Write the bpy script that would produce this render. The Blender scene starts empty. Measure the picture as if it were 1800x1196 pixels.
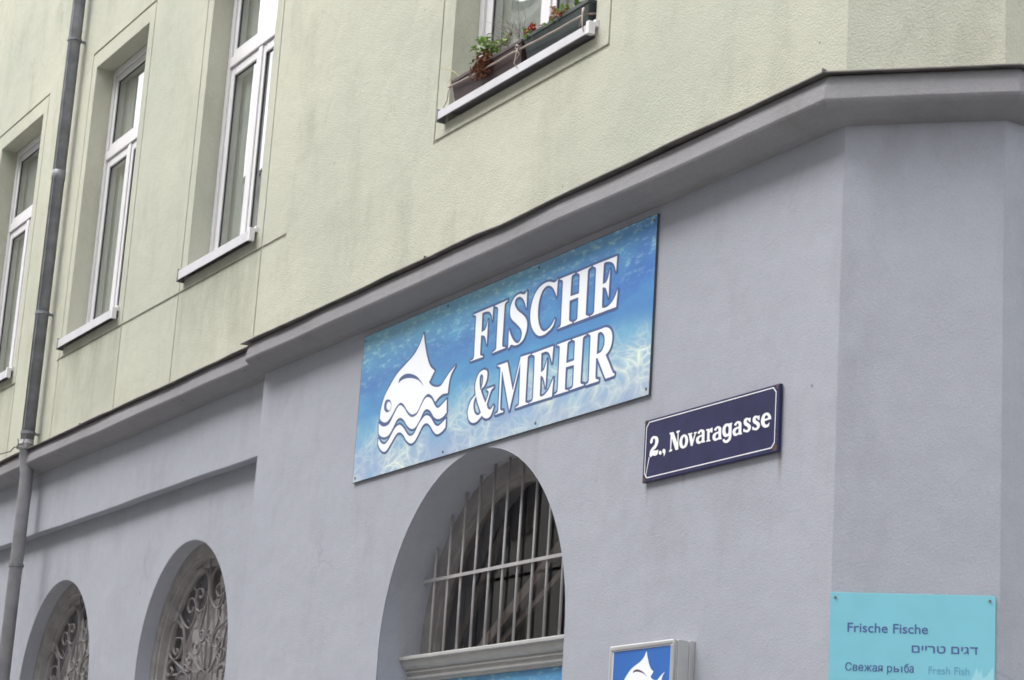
import bpy, bmesh, math, random
from mathutils import Matrix, Vector
from math import radians, sin, cos, pi, tan, atan2, sqrt, hypot
random.seed(7)
SC = bpy.context.scene
COL = SC.collection

# ---------------------------------------------------------------- camera, sky, sun, exposure
cam_data = bpy.data.cameras.new('camera')
cam = bpy.data.objects.new('camera', cam_data)
COL.objects.link(cam)
cam_data.sensor_width = 36.0
cam_data.lens = 78.73
cam_data.clip_end = 500.0
_r = Vector((0.49091584, 0.86890973, 0.06322591))
_u = Vector((0.18300198, -0.17380138, 0.96762770))
_w = Vector((-0.85176987, 0.46345330, 0.24433405))
_m = Matrix((( _r.x, _u.x, -_w.x), (_r.y, _u.y, -_w.y), (_r.z, _u.z, -_w.z))).to_4x4()
_m.translation = Vector((6.7654, -5.1197, 1.6))
cam.matrix_world = _m
SC.camera = cam

SUN_EL, SUN_AZ = radians(54), radians(198)      # azimuth clockwise from +y (into the facade): the sun stands over the street
world = bpy.data.worlds.new('World')
SC.world = world
world.use_nodes = True
wn, wl = world.node_tree.nodes, world.node_tree.links
wn.clear()
sky = wn.new('ShaderNodeTexSky'); sky.sky_type = 'NISHITA'; sky.sun_disc = False
sky.sun_elevation = SUN_EL; sky.sun_rotation = SUN_AZ
sky.air_density = 1.0; sky.dust_density = 4.0; sky.ozone_density = 1.0
hsv = wn.new('ShaderNodeHueSaturation'); hsv.inputs['Saturation'].default_value = 0.13   # overcast: the blue mostly gone
bg = wn.new('ShaderNodeBackground'); bg.inputs['Strength'].default_value = 0.15
wo = wn.new('ShaderNodeOutputWorld')
wl.new(sky.outputs[0], hsv.inputs['Color']); wl.new(hsv.outputs[0], bg.inputs['Color']); wl.new(bg.outputs[0], wo.inputs[0])
sun_data = bpy.data.lights.new('sun', 'SUN')
sun_data.energy = 0.5; sun_data.angle = radians(100); sun_data.color = (1.0, 0.97, 0.92)
sun = bpy.data.objects.new('sun', sun_data); COL.objects.link(sun)
_d = Vector((sin(SUN_AZ)*cos(SUN_EL), cos(SUN_AZ)*cos(SUN_EL), sin(SUN_EL)))
sun.rotation_euler = _d.to_track_quat('Z', 'Y').to_euler()
SC.view_settings.view_transform = 'Standard'
SC.view_settings.look = 'None'
SC.view_settings.exposure = 1.68
SC.view_settings.gamma = 1.0
SC.cycles.max_bounces = 8
SC.cycles.filter_width = 1.7

# ---------------------------------------------------------------- object helpers
def tag(o, label=None, cat=None, group=None, kind=None):
    if label: o['label'] = label
    if cat: o['category'] = cat
    if group: o['group'] = group
    if kind: o['kind'] = kind
    return o

def empty(name, loc=(0, 0, 0), parent=None):
    o = bpy.data.objects.new(name, None); COL.objects.link(o)
    o.empty_display_size = 0.2
    o.location = loc
    if parent: o.parent = parent
    return o

def link(name, me, mat=None, parent=None, loc=None, smooth=False):
    o = bpy.data.objects.new(name, me); COL.objects.link(o)
    me.name = name
    if mat and not me.materials: me.materials.append(mat)
    if parent: o.parent = parent
    if loc: o.location = loc
    if smooth:
        for p in me.polygons: p.use_smooth = True
    return o

class MB:
    """collects vertices and faces; build() links them as one mesh object"""
    def __init__(s): s.v = []; s.f = []; s.mi = []; s.cur = 0
    def add(s, vs, fs):
        n = len(s.v); s.v += [tuple(p) for p in vs]
        for f in fs: s.f.append([i+n for i in f]); s.mi.append(s.cur)
        return s
    def quad(s, a, b, c, d): return s.add([a, b, c, d], [(0, 1, 2, 3)])
    def box(s, x0, x1, y0, y1, z0, z1, M=None):
        vs = [Vector((x, y, z)) for x in (x0, x1) for y in (y0, y1) for z in (z0, z1)]
        if M: vs = [M @ p for p in vs]
        return s.add(vs, [(0, 1, 3, 2), (4, 6, 7, 5), (0, 4, 5, 1), (2, 3, 7, 6), (0, 2, 6, 4), (1, 5, 7, 3)])
    def tube(s, pts, r, n=8, caps=True, squash=None):
        pts = [Vector(p) for p in pts]; rings = []
        for i, p in enumerate(pts):
            t = (pts[min(i+1, len(pts)-1)] - pts[max(i-1, 0)]).normalized()
            a = Vector((0, 1, 0)) if abs(t.y) < 0.9 else Vector((1, 0, 0))
            b = t.cross(a).normalized(); a = b.cross(t).normalized()
            rr = r[i] if isinstance(r, (list, tuple)) else r
            sa, sb = squash if squash else (1, 1)
            rings.append([p + a*cos(2*pi*k/n)*rr*sa + b*sin(2*pi*k/n)*rr*sb for k in range(n)])
        vs = [q for rg in rings for q in rg]
        fs = [(i*n+k, i*n+(k+1) % n, (i+1)*n+(k+1) % n, (i+1)*n+k) for i in range(len(pts)-1) for k in range(n)]
        if caps: fs += [tuple(range(n))[::-1], tuple((len(pts)-1)*n+k for k in range(n))]
        return s.add(vs, fs)
    def mesh(s, name):
        me = bpy.data.meshes.new(name); me.from_pydata(s.v, [], s.f)
        bm = bmesh.new(); bm.from_mesh(me)
        bmesh.ops.remove_doubles(bm, verts=bm.verts, dist=1e-5)
        bmesh.ops.recalc_face_normals(bm, faces=bm.faces)
        bm.to_mesh(me); bm.free()
        return me
    def raw(s, name):
        me = bpy.data.meshes.new(name); me.from_pydata(s.v, [], s.f)
        for p, k in zip(me.polygons, s.mi): p.material_index = k
        return me
    def build(s, name, mat=None, parent=None, loc=None, smooth=False, bevel=0):
        o = link(name, s.mesh(name), mat, parent, loc, smooth)
        if bevel:
            b = o.modifiers.new('bevel', 'BEVEL'); b.width = bevel; b.segments = 2; b.limit_method = 'ANGLE'
        return o

def parse(s):
    out = []
    for t in s.split():
        c = t.endswith('c'); a, b = t.rstrip('c').split(','); out.append((float(a), float(b), c))
    return out

def smooth_contour(pts, n=5, closed=True):
    """Catmull-Rom through the points; points marked c stay corners"""
    N = len(pts); out = []
    for i in range(N if closed else N-1):
        p1, p2 = pts[i], pts[(i+1) % N]
        p0 = pts[i-1] if (closed or i > 0) else p1
        p3 = pts[(i+2) % N] if (closed or i+2 < N) else p2
        c1, c2 = p1[2], p2[2]
        if c1 and c2: out.append((p1[0], p1[1])); continue
        t1 = ((p2[0]-p1[0]), (p2[1]-p1[1])) if c1 else ((p2[0]-p0[0])*.5, (p2[1]-p0[1])*.5)
        t2 = ((p2[0]-p1[0]), (p2[1]-p1[1])) if c2 else ((p3[0]-p1[0])*.5, (p3[1]-p1[1])*.5)
        for k in range(n):
            t = k/n; a = 2*t**3-3*t*t+1; b = t**3-2*t*t+t; c = -2*t**3+3*t*t; d = t**3-t*t
            out.append((a*p1[0]+b*t1[0]+c*p2[0]+d*t2[0], a*p1[1]+b*t1[1]+c*p2[1]+d*t2[1]))
    if not closed: out.append((pts[-1][0], pts[-1][1]))
    return out

def area(c): return sum(c[i-1][0]*c[i][1]-c[i][0]*c[i-1][1] for i in range(len(c)))/2

def grown(cs, d, step=.003):
    """outline of the even-odd shape cs grown by d: distance field on a fine grid, contoured by marching squares"""
    import numpy as np
    P = np.array([p for c in cs for p in c]); lo = P.min(0)-d-3*step; hi = P.max(0)+d+3*step
    X = np.arange(lo[0], hi[0], step); Y = np.arange(lo[1], hi[1], step); gx, gy = np.meshgrid(X, Y, indexing='ij')
    dist = np.full(gx.shape, 9.0); ins = np.zeros(gx.shape, bool)
    for c in cs:
        for k in range(len(c)):
            (ax, ay), (bx, by) = c[k-1], c[k]; vx, vy = bx-ax, by-ay; L = vx*vx+vy*vy
            if L < 1e-12: continue
            t = np.clip(((gx-ax)*vx+(gy-ay)*vy)/L, 0, 1); dist = np.minimum(dist, np.hypot(gx-ax-vx*t, gy-ay-vy*t))
            if ay != by: ins ^= ((ay > gy) != (by > gy)) & (gx < (bx-ax)*(gy-ay)/(by-ay)+ax)
    F = np.where(ins, -dist, dist)-d
    nxt = {}
    def cut(i, k, i2, k2):
        a, b = F[i, k], F[i2, k2]; t = a/(a-b); return (X[i]+(X[i2]-X[i])*t, Y[k]+(Y[k2]-Y[k])*t)
    pos = {}
    for i, k in zip(*np.where((np.minimum.reduce([F[:-1, :-1], F[1:, :-1], F[:-1, 1:], F[1:, 1:]]) < 0) & (np.maximum.reduce([F[:-1, :-1], F[1:, :-1], F[:-1, 1:], F[1:, 1:]]) >= 0))):
        q = [(i, k), (i+1, k), (i+1, k+1), (i, k+1)]; ent, ext = [], []
        for m in range(4):
            a, b = q[m], q[(m+1) % 4]; fa, fb = F[a] < 0, F[b] < 0
            if fa != fb:
                key = (min(a, b), max(a, b)); pos.setdefault(key, cut(*a, *b)); (ext if fa else ent).append(key)
        for e, x in zip(ent, ext): nxt[e] = x
    loops = []
    while nxt:
        s0 = next(iter(nxt)); lp = []; e = s0
        while e in nxt: lp.append(pos[e]); e = nxt.pop(e)
        if len(lp) > 6: loops.append(lp)
    return loops

def fill(contours, depth, place):
    """contours in the plane (holes cut by nesting) -> mesh, thickness depth; place maps (a, b, out) to a point"""
    cu = bpy.data.curves.new('outline', 'CURVE'); cu.dimensions = '2D'; cu.fill_mode = 'BOTH'; cu.extrude = depth/2
    for c in contours:
        sp = cu.splines.new('POLY'); sp.points.add(len(c)-1); sp.use_cyclic_u = True
        for p, q in zip(sp.points, c): p.co = (q[0], q[1], 0, 1)
    ob = bpy.data.objects.new('outline', cu); COL.objects.link(ob)
    dg = bpy.context.evaluated_depsgraph_get(); dg.update()
    me = bpy.data.meshes.new_from_object(ob.evaluated_get(dg))
    bpy.data.objects.remove(ob); bpy.data.curves.remove(cu)
    for v in me.vertices: v.co = place(v.co.x, v.co.y, v.co.z)
    bm = bmesh.new(); bm.from_mesh(me); bmesh.ops.recalc_face_normals(bm, faces=bm.faces); bm.to_mesh(me); bm.free()
    me.materials.clear()
    return me

def to_street(o):
    """turn a single-sheet pane so that its front looks at the street"""
    if sum(p.normal.y*p.area for p in o.data.polygons) > 0: o.data.flip_normals()
    return o

def facade_plane(y): return lambda a, b, o: Vector((a, y-o, b))
K = cos(pi/4)
def chamfer_plane(out): return lambda a, b, o: Vector((a*K+(out+o)*K, a*K-(out+o)*K, b))

def merge(meshes, name):
    bm = bmesh.new()
    for m in meshes: bm.from_mesh(m); bpy.data.meshes.remove(m)
    me = bpy.data.meshes.new(name); bm.to_mesh(me); bm.free()
    return me

def text_mesh(body, box, place, depth=0.002, bold=.010, res=12):
    """a word set in the built-in font, fitted to box = (a0, a1, b0, b1)"""
    cu = bpy.data.curves.new('word', 'FONT'); cu.body = body; cu.size = 1; cu.extrude = depth/2; cu.resolution_u = res; cu.offset = bold
    ob = bpy.data.objects.new('word', cu); COL.objects.link(ob)
    dg = bpy.context.evaluated_depsgraph_get(); dg.update()
    me = bpy.data.meshes.new_from_object(ob.evaluated_get(dg))
    bpy.data.objects.remove(ob); bpy.data.curves.remove(cu)
    xs = [v.co.x for v in me.vertices]; ys = [v.co.y for v in me.vertices]
    a0, a1, b0, b1 = box
    y0, y1 = min(ys), max(ys)
    for v in me.vertices:
        a = a0+(v.co.x-min(xs))/(max(xs)-min(xs))*(a1-a0)
        b = b0+(v.co.y-y0)/(y1-y0)*(b1-b0)
        v.co = place(a, b, v.co.z)
    me.materials.clear()
    return me

# ---------------------------------------------------------------- materials
class NT:
    def __init__(s, name):
        s.m = bpy.data.materials.new(name); s.m.use_nodes = True
        s.n = s.m.node_tree.nodes; s.l = s.m.node_tree.links; s.n.clear()
        s.out = s.n.new('ShaderNodeOutputMaterial'); s.p = s.n.new('ShaderNodeBsdfPrincipled')
        s.l.new(s.p.outputs[0], s.out.inputs[0])
        s.tc = s.n.new('ShaderNodeTexCoord')
    def set(s, **k):
        for a, b in k.items():
            i = s.p.inputs[a.replace('_', ' ')]
            if hasattr(b, 'links') or hasattr(b, 'is_linked'): s.l.new(b, i)
            else: i.default_value = b
        return s
    def mapping(s, scale=(1, 1, 1), loc=(0, 0, 0), src=None, rot=(0, 0, 0)):
        m = s.n.new('ShaderNodeMapping'); m.inputs['Scale'].default_value = scale; m.inputs['Location'].default_value = loc
        m.inputs['Rotation'].default_value = rot
        s.l.new(src or s.tc.outputs['Object'], m.inputs['Vector']); return m.outputs[0]
    def noise(s, scale, vec=None, detail=4, rough=.55, dist=0):
        t = s.n.new('ShaderNodeTexNoise'); t.inputs['Scale'].default_value = scale; t.inputs['Detail'].default_value = detail
        t.inputs['Roughness'].default_value = rough; t.inputs['Distortion'].default_value = dist
        s.l.new(vec or s.tc.outputs['Object'], t.inputs['Vector']); return t.outputs['Fac']
    def ramp(s, fac, stops, interp='LINEAR'):
        r = s.n.new('ShaderNodeValToRGB'); e = r.color_ramp.elements; r.color_ramp.interpolation = interp
        while len(e) < len(stops): e.new(.5)
        for q, (p, c) in zip(e, stops):
            q.position = p; q.color = (c, c, c, 1) if isinstance(c, (int, float)) else (*c, 1)
        s.l.new(fac, r.inputs[0]); return r.outputs[0]
    def mix(s, fac, a, b, mode='MIX'):
        m = s.n.new('ShaderNodeMix'); m.data_type = 'RGBA'; m.blend_type = mode
        for i, v in ((0, fac), (6, a), (7, b)):
            if isinstance(v, (int, float)): m.inputs[i].default_value = v
            elif isinstance(v, tuple): m.inputs[i].default_value = (*v, 1)
            else: s.l.new(v, m.inputs[i])
        return m.outputs[2]
    def math(s, op, a, b=0.0, clamp=False):
        m = s.n.new('ShaderNodeMath'); m.operation = op; m.use_clamp = clamp
        for i, v in ((0, a), (1, b)):
            if isinstance(v, (int, float)): m.inputs[i].default_value = v
            else: s.l.new(v, m.inputs[i])
        return m.outputs[0]
    def sep(s, src=None):
        x = s.n.new('ShaderNodeSeparateXYZ'); s.l.new(src or s.tc.outputs['Object'], x.inputs[0]); return x.outputs
    def bump(s, h, strength=.3, dist=.01, normal=None):
        b = s.n.new('ShaderNodeBump'); b.inputs['Strength'].default_value = strength; b.inputs['Distance'].default_value = dist
        s.l.new(h, b.inputs['Height'])
        if normal: s.l.new(normal, b.inputs['Normal'])
        return b.outputs[0]
    def bevel(s, r=.013):
        b = s.n.new('ShaderNodeBevel'); b.samples = 4; b.inputs['Radius'].default_value = r; return b.outputs[0]

def srgb(r, g, b):
    f = lambda c: c/12.92 if c <= .04045 else ((c+.055)/1.055)**2.4
    return (f(r/255), f(g/255), f(b/255))

def plain(name, col, rough=.6, metal=0, bump=None, var=.12):
    t = NT(name)
    n = t.noise(9, detail=5)
    c = t.mix(t.ramp(n, [(.3, 0), (.7, 1)]), tuple(x*(1-var) for x in col), tuple(min(1, x*(1+var)) for x in col))
    t.set(Base_Color=c, Roughness=rough, Metallic=metal)
    if bump: t.set(Normal=t.bump(t.noise(bump[0], detail=3), bump[1], .004))
    return t.m

BIG = (0, 0, 0)
def plaster(name, light, dark, dirt, grain, strength, dirtamt=.5, seed=0.0, stains=False, runs=False):
    t = NT(name)
    big = t.noise(.42, t.mapping(loc=BIG if stains else (seed, 0, seed)), detail=3)
    streak = t.noise(1.6, t.mapping(scale=(1.5, 1.5, .7), loc=(3+seed, 0, 1)), detail=7, rough=.68)
    mid = t.noise(4.5, t.mapping(loc=(seed, 5, 2)), detail=6, rough=.65)
    fine = t.noise(grain, detail=3, rough=.7)
    c = t.mix(t.ramp(big, [(.36, 0), (.64, 1)]), light, dark)
    c = t.mix(t.math('MULTIPLY', t.ramp(streak, [(.52, 0), (.78, 1)]), dirtamt), c, dirt)
    spots = t.math('MULTIPLY', t.ramp(mid, [(.56, 0), (.75, 1)]), t.ramp(fine, [(.45, 0), (.62, 1)]))
    c = t.mix(t.math('MULTIPLY', spots, .55*dirtamt+.1), c, dirt)
    c = t.mix(t.ramp(fine, [(.3, .0), (.75, .16)]), c, tuple(x*.55 for x in dark))
    grit = t.noise(grain*2.1, t.mapping(loc=(7, 3, 1)), detail=2)
    c = t.mix(t.math('MULTIPLY', t.ramp(grit, [(.60, 0), (.72, 1)]), t.ramp(streak, [(.38, .12), (.62, .75)])), c, dirt)
    c = t.mix(t.ramp(t.noise(14, t.mapping(loc=(1, 2, seed)), detail=3), [(.35, 0), (.7, .22)]), c, tuple(x*.84 for x in dark))
    h = t.math('ADD', t.math('MULTIPLY', fine, .9), t.math('MULTIPLY', t.noise(grain*.22, detail=4, rough=.7), .6))
    h = t.math('ADD', h, t.math('MULTIPLY', grit, .5))
    tint = t.noise(26, t.mapping(loc=(2, seed, 8)), detail=4, rough=.7)
    c = t.mix(t.ramp(tint, [(.35, .10), (.5, 0), (.65, 0)]), c, tuple(x*k for x, k in zip(light, (.86, 1.0, .98))))
    c = t.mix(t.ramp(tint, [(.5, 0), (.66, .12)]), c, tuple(x*k for x, k in zip(light, (1.10, .97, .95))))
    o = t.sep()
    # hairline cracks: a few wandering cell borders, broken up by noise
    dn = t.n.new('ShaderNodeTexNoise'); dn.inputs['Scale'].default_value = 5; dn.inputs['Detail'].default_value = 4
    t.l.new(t.tc.outputs['Object'], dn.inputs['Vector'])
    vm = t.n.new('ShaderNodeVectorMath'); vm.operation = 'MULTIPLY_ADD'; vm.inputs[1].default_value = (.25, .25, .25)
    t.l.new(dn.outputs['Color'], vm.inputs[0]); t.l.new(t.mapping(loc=(seed, 0, 0)), vm.inputs[2])
    vo = t.n.new('ShaderNodeTexVoronoi'); vo.feature = 'DISTANCE_TO_EDGE'; vo.inputs['Scale'].default_value = .8; t.l.new(vm.outputs[0], vo.inputs['Vector'])
    crack = t.math('MULTIPLY', t.ramp(vo.outputs['Distance'], [(0, 1), (.006, 0)]), t.ramp(t.noise(1.1, t.mapping(loc=(9, 9, seed)), detail=2), [(.57, 0), (.68, .28)]))
    c = t.mix(crack, c, tuple(x*.6 for x in dirt))
    # scattered small dark marks (old nail holes, chips)
    pk = t.n.new('ShaderNodeTexVoronoi'); pk.inputs['Scale'].default_value = 3.2; t.l.new(t.tc.outputs['Object'], pk.inputs['Vector'])
    c = t.mix(t.ramp(pk.outputs['Distance'], [(.018, .7), (.03, 0)]), c, tuple(x*.5 for x in dirt))
    if stains:
        per = t.math('MULTIPLY', t.math('ABSOLUTE', t.math('SUBTRACT', t.math('FRACT', t.math('ADD', t.math('DIVIDE', t.math('ADD', o[0], 6.78), 2.6), 20.5)), .5)), 2.6)
        zone = t.math('MULTIPLY', t.ramp(per, [(.45, 1), (.80, 0)]), t.ramp(t.math('DIVIDE', t.math('SUBTRACT', o[2], 4.7), 2.0), [(.10, .15), (.30, .8), (.42, 1), (.46, .2), (.50, 0)]))
        zone = t.math('MULTIPLY', zone, t.math('LESS_THAN', o[0], -6.0))
        run = t.noise(3.4, t.mapping(scale=(1.5, 1, .5), loc=(1, 6, 3)), detail=6, rough=.65)
        c = t.mix(t.math('MULTIPLY', zone, t.math('MULTIPLY', t.ramp(run, [(.36, .1), (.66, .8)]), t.ramp(grit, [(.35, .45), (.6, 1)]))), c, dirt)
        drip = t.math('MULTIPLY', t.ramp(t.math('ABSOLUTE', t.math('SUBTRACT', per, .64)), [(0, 1), (.05, .5), (.10, 0)]), t.ramp(t.math('DIVIDE', t.math('SUBTRACT', o[2], 4.7), 2.0), [(.05, 0), (.46, .7), (.47, 0)]))
        c = t.mix(t.math('MULTIPLY', t.math('MULTIPLY', drip, t.math('LESS_THAN', o[0], -6.0)), t.ramp(run, [(.4, .1), (.6, .7)])), c, dirt)
    if runs:                                        # rust runs from the street sign's corners, grime runs from the banner's screws
        rn = t.noise(30, t.mapping(scale=(1, 1, .25)), detail=3)
        for x, z0, ln, wd, k, col in ((-.362, 3.41, .16, .022, .75, (.13, .085, .06)), (-1.332, 3.41, .11, .016, .6, (.14, .09, .065)), (-1.05, 3.41, .07, .02, .35, (.16, .12, .10)),
                                      (-1.36, 3.80, .22, .02, .35, dirt), (-2.33, 3.80, .25, .03, .3, dirt), (-3.7, 3.80, .2, .04, .28, dirt)):
            if k:
                dx = t.ramp(t.math('DIVIDE', t.math('ABSOLUTE', t.math('SUBTRACT', o[0], x)), wd), [(0, 1), (1, 0)])
                dz = t.math('DIVIDE', t.math('SUBTRACT', z0, o[2]), ln)
                c = t.mix(t.math('MULTIPLY', t.math('MULTIPLY', dx, t.ramp(dz, [(0, 0), (.02, 1), (1, 0)])), t.math('MULTIPLY', t.ramp(rn, [(.3, .3), (.6, 1)]), k)), c, col)
    n1 = t.bump(t.noise(2.2, detail=2), .25, .06, t.bevel())
    t.set(Base_Color=c, Roughness=.93, Normal=t.bump(h, strength, .012, n1))
    t.p.inputs['Specular IOR Level'].default_value = .2
    return t.m

M = {}
M['green'] = plaster('green_plaster', (.555, .55, .45), (.455, .469, .39), (.225, .24, .18), 90, .5, .48, 0.0, True)
M['lilac'] = plaster('grey_plaster', (.362, .374, .418), (.332, .346, .39), (.235, .235, .25), 95, .24, .5, 4.0, False, True)
M['trim'] = plaster('grey_trim_plaster', (.272, .268, .278), (.235, .231, .243), (.17, .165, .16), 75, .35, .6, 9.0)
M['white'] = plain('white_plastic', (.66, .65, .66), .4, var=.03)
M['sill'] = plain('white_sheet_metal', (.53, .525, .55), .45, var=.05)
M['gasket'] = plain('black_gasket', (.03, .03, .033), .6)
M['curtain'] = plain('net_curtain', (.46, .48, .455), .9, var=.07)
M['zinc'] = plain('grey_zinc', (.20, .21, .225), .5, .35, (20, .2), .25)
M['zinc_paint'] = plain('painted_pipe', (.24, .24, .255), .6, 0, (30, .2), .15)
M['flashing'] = plain('flashing_metal', (.13, .12, .115), .6, .2, (14, .4), .35)
M['iron'] = plain('painted_iron', (.36, .345, .35), .55, 0, (80, .2), .15)
M['grille'] = plain('grey_wrought_iron', (.175, .165, .168), .55, 0, (80, .2), .2)
M['frame'] = plain('grey_window_frame', (.25, .235, .235), .6, 0, (40, .25), .2)
M['ledge'] = plain('grey_painted_wood', (.36, .355, .345), .5, 0, (30, .15), .1)
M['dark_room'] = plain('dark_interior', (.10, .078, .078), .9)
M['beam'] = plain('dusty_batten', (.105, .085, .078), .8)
M['board'] = plain('pale_reflection', (.35, .335, .34), .8, 0, (20, .2), .1)  # pale tone stands in for the bright house opposite mirrored in the panes
M['letter_white'] = plain('white_vinyl', (.77, .79, .82), .45, var=.015)
M['letter_blue'] = plain('blue_vinyl_outline', srgb(62, 82, 128), .45, var=.05)
M['enamel'] = plain('navy_enamel', (.019, .020, .068), .5, 0, (25, .08), .2)
M['enamel'].node_tree.nodes['Principled BSDF'].inputs['Specular IOR Level'].default_value = .25
M['enamel_white'] = plain('white_enamel', (.80, .80, .82), .3, var=.04)
M['rust'] = plain('rust', (.085, .045, .03), .9, 0, (60, .5), .35)
M['screw'] = plain('screw_head', (.16, .15, .14), .5, .6)
M['aluminium'] = plain('brushed_aluminium', (.50, .50, .50), .38, .55, (60, .08), .08)
M['alu_dark'] = plain('dark_gap', (.06, .06, .062), .6)
M['box_blue'] = plain('blue_acrylic', srgb(42, 98, 172), .3, var=.04)
M['brow'] = plain('dark_brow', (.05, .045, .07), .5)
M['poster'] = plain('turquoise_board', srgb(112, 178, 193), .5, var=.035)
M['poster_ice'] = plain('pale_print', srgb(140, 192, 204), .5, var=.05)
M['poster_text'] = plain('blue_lettering', srgb(62, 84, 136), .5, var=.03)
M['poster_text_pale'] = plain('pale_blue_lettering', srgb(86, 144, 176), .5, var=.03)
M['pot_brown'] = plain('brown_plastic', (.042, .024, .024), .5, 0, (30, .15), .2)
M['pot_green'] = plain('dark_green_plastic', (.024, .036, .035), .5, 0, (30, .15), .2)
M['soil'] = plain('potting_soil', (.03, .022, .017), .95, 0, (60, .6), .3)
M['cord'] = plain('beige_cord', (.36, .30, .26), .9, 0, (200, .3), .1)
M['leaf'] = plain('green_leaf', (.21, .36, .06), .5, var=.4)
M['leaf_dry'] = plain('dry_flower', (.16, .065, .035), .9, var=.4)
M['twig'] = plain('dry_twig', (.21, .18, .16), .9, var=.2)
M['petal_red'] = plain('red_petal', (.42, .085, .06), .7, var=.3)
M['petal_pale'] = plain('faded_petal', (.42, .22, .14), .8, var=.3)
M['straw'] = plain('straw', (.42, .36, .2), .8, var=.2)
M['asphalt'] = plain('asphalt', (.16, .158, .155), .9, 0, (60, .4), .2)
M['paving'] = plain('paving', (.42, .41, .40), .9, 0, (40, .3), .15)
M['opp_wall'] = plain('opposite_render', (.58, .56, .53), .9, 0, (20, .2), .1)
M['opp_roof'] = plain('opposite_roof', (.13, .09, .08), .8, 0, (20, .2), .2)
M['opp_glass'] = plain('opposite_glass', (.05, .055, .06), .15)

def glass(name, r0, power, tint):
    """thin window pane: see-through, mirror part growing towards grazing view (same from both sides)"""
    t = NT(name); t.n.remove(t.p)
    lw = t.n.new('ShaderNodeLayerWeight'); lw.inputs['Blend'].default_value = .5
    refl = t.math('ADD', r0, t.math('MULTIPLY', t.math('POWER', lw.outputs['Facing'], power), 1-r0), True)
    tr = t.n.new('ShaderNodeBsdfTransparent'); tr.inputs[0].default_value = (*tint, 1)
    gl = t.n.new('ShaderNodeBsdfGlossy'); gl.inputs['Roughness'].default_value = .012
    t.l.new(t.bump(t.noise(1.8, detail=1), .03, .05), gl.inputs['Normal'])
    mx = t.n.new('ShaderNodeMixShader'); t.l.new(refl, mx.inputs[0]); t.l.new(tr.outputs[0], mx.inputs[1]); t.l.new(gl.outputs[0], mx.inputs[2])
    t.l.new(mx.outputs[0], t.out.inputs[0]); return t.m
M['glass'] = glass('window_glass', .22, 2.6, (.92, .95, .93))
M['glass_old2'] = glass('rippled_glass', .10, 3.0, (.85, .83, .82))
M['glass_dark'] = glass('old_window_glass', .06, 4.0, (.8, .78, .76))

def water_print(name, x0, w, z0, h):
    """the printed underwater picture: blue water, rippled surface light above, caustic net on the sand below"""
    t = NT(name); o = t.sep()
    u = t.math('DIVIDE', t.math('SUBTRACT', o[0], x0), w); v = t.math('DIVIDE', t.math('SUBTRACT', o[2], z0), h)
    wob = t.math('MULTIPLY', t.math('SUBTRACT', t.noise(2.2, detail=3), .5), .22)
    vv = t.math('ADD', t.math('ADD', v, wob), t.math('MULTIPLY', t.math('SUBTRACT', .5, u), .06))
    base = t.ramp(vv, [(0.0, srgb(140, 158, 186)), (.16, srgb(122, 152, 188)), (.33, srgb(100, 156, 188)), (.46, srgb(78, 134, 180)), (.70, srgb(70, 116, 172)), (.90, srgb(92, 148, 186)), (1.0, srgb(118, 164, 188))])
    base = t.mix(t.math('MULTIPLY', t.ramp(u, [(.55, 0), (1, .6)]), t.ramp(vv, [(.3, 0), (.6, 1)])), base, srgb(56, 104, 178))
    base = t.mix(t.ramp(t.noise(3.2, t.mapping(scale=(1, 1, 2.4)), detail=4), [(.45, 0), (.75, .4)]), base, srgb(92, 176, 204))
    # caustic net
    dis = t.n.new('ShaderNodeTexNoise'); dis.inputs['Scale'].default_value = 3.0; dis.inputs['Detail'].default_value = .6
    mp = t.mapping(scale=(1, 1, 1.7)); t.l.new(mp, dis.inputs['Vector'])
    vm = t.n.new('ShaderNodeVectorMath'); vm.operation = 'MULTIPLY_ADD'; vm.inputs[1].default_value = (.30, .30, .30)
    t.l.new(dis.outputs['Color'], vm.inputs[0]); t.l.new(mp, vm.inputs[2])
    def net(scale, width):
        vo = t.n.new('ShaderNodeTexVoronoi'); vo.feature = 'DISTANCE_TO_EDGE'; vo.inputs['Scale'].default_value = scale
        vo.voronoi_dimensions = '3D'; t.l.new(vm.outputs[0], vo.inputs['Vector'])
        return t.ramp(vo.outputs['Distance'], [(0, 1), (width*.4, .45), (width, 0)])
    n1 = net(5.6, .15); n2 = net(11.5, .20)
    patch = t.ramp(t.noise(2.6, t.mapping(loc=(4, 0, 4)), detail=2), [(.38, .05), (.62, 1)])
    brk = t.ramp(t.noise(7, mp, detail=3), [(.34, .3), (.60, 1)])
    sand = t.math('MULTIPLY', t.ramp(vv, [(0, 1), (.20, .95), (.34, .45), (.46, 0)]), patch)
    base = t.mix(t.math('MULTIPLY', sand, .35), base, srgb(196, 208, 204))
    base = t.mix(t.math('MULTIPLY', t.math('MULTIPLY', t.math('MAXIMUM', n1, t.math('MULTIPLY', n2, .75)), brk), sand, True), base, srgb(226, 232, 210))
    # light dashes under the surface
    dash = t.noise(15, t.mapping(scale=(1, 1, 2.6), rot=(0, radians(-8), 0)), detail=5, rough=.7)
    top = t.math('MULTIPLY', t.ramp(dash, [(.52, 0), (.68, .85)]), t.ramp(vv, [(.58, 0), (.85, .75), (1, 1)]))
    base = t.mix(top, base, srgb(168, 210, 208))
    t.set(Base_Color=base, Roughness=.42); t.p.inputs['Specular IOR Level'].default_value = .3
    return t.m
M['banner'] = water_print('underwater_print', -4.352, 3.014, 3.803, .831)
M['door_print'] = water_print('blue_door_print', -3.9, 2.0, 1.4, 1.5)

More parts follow.
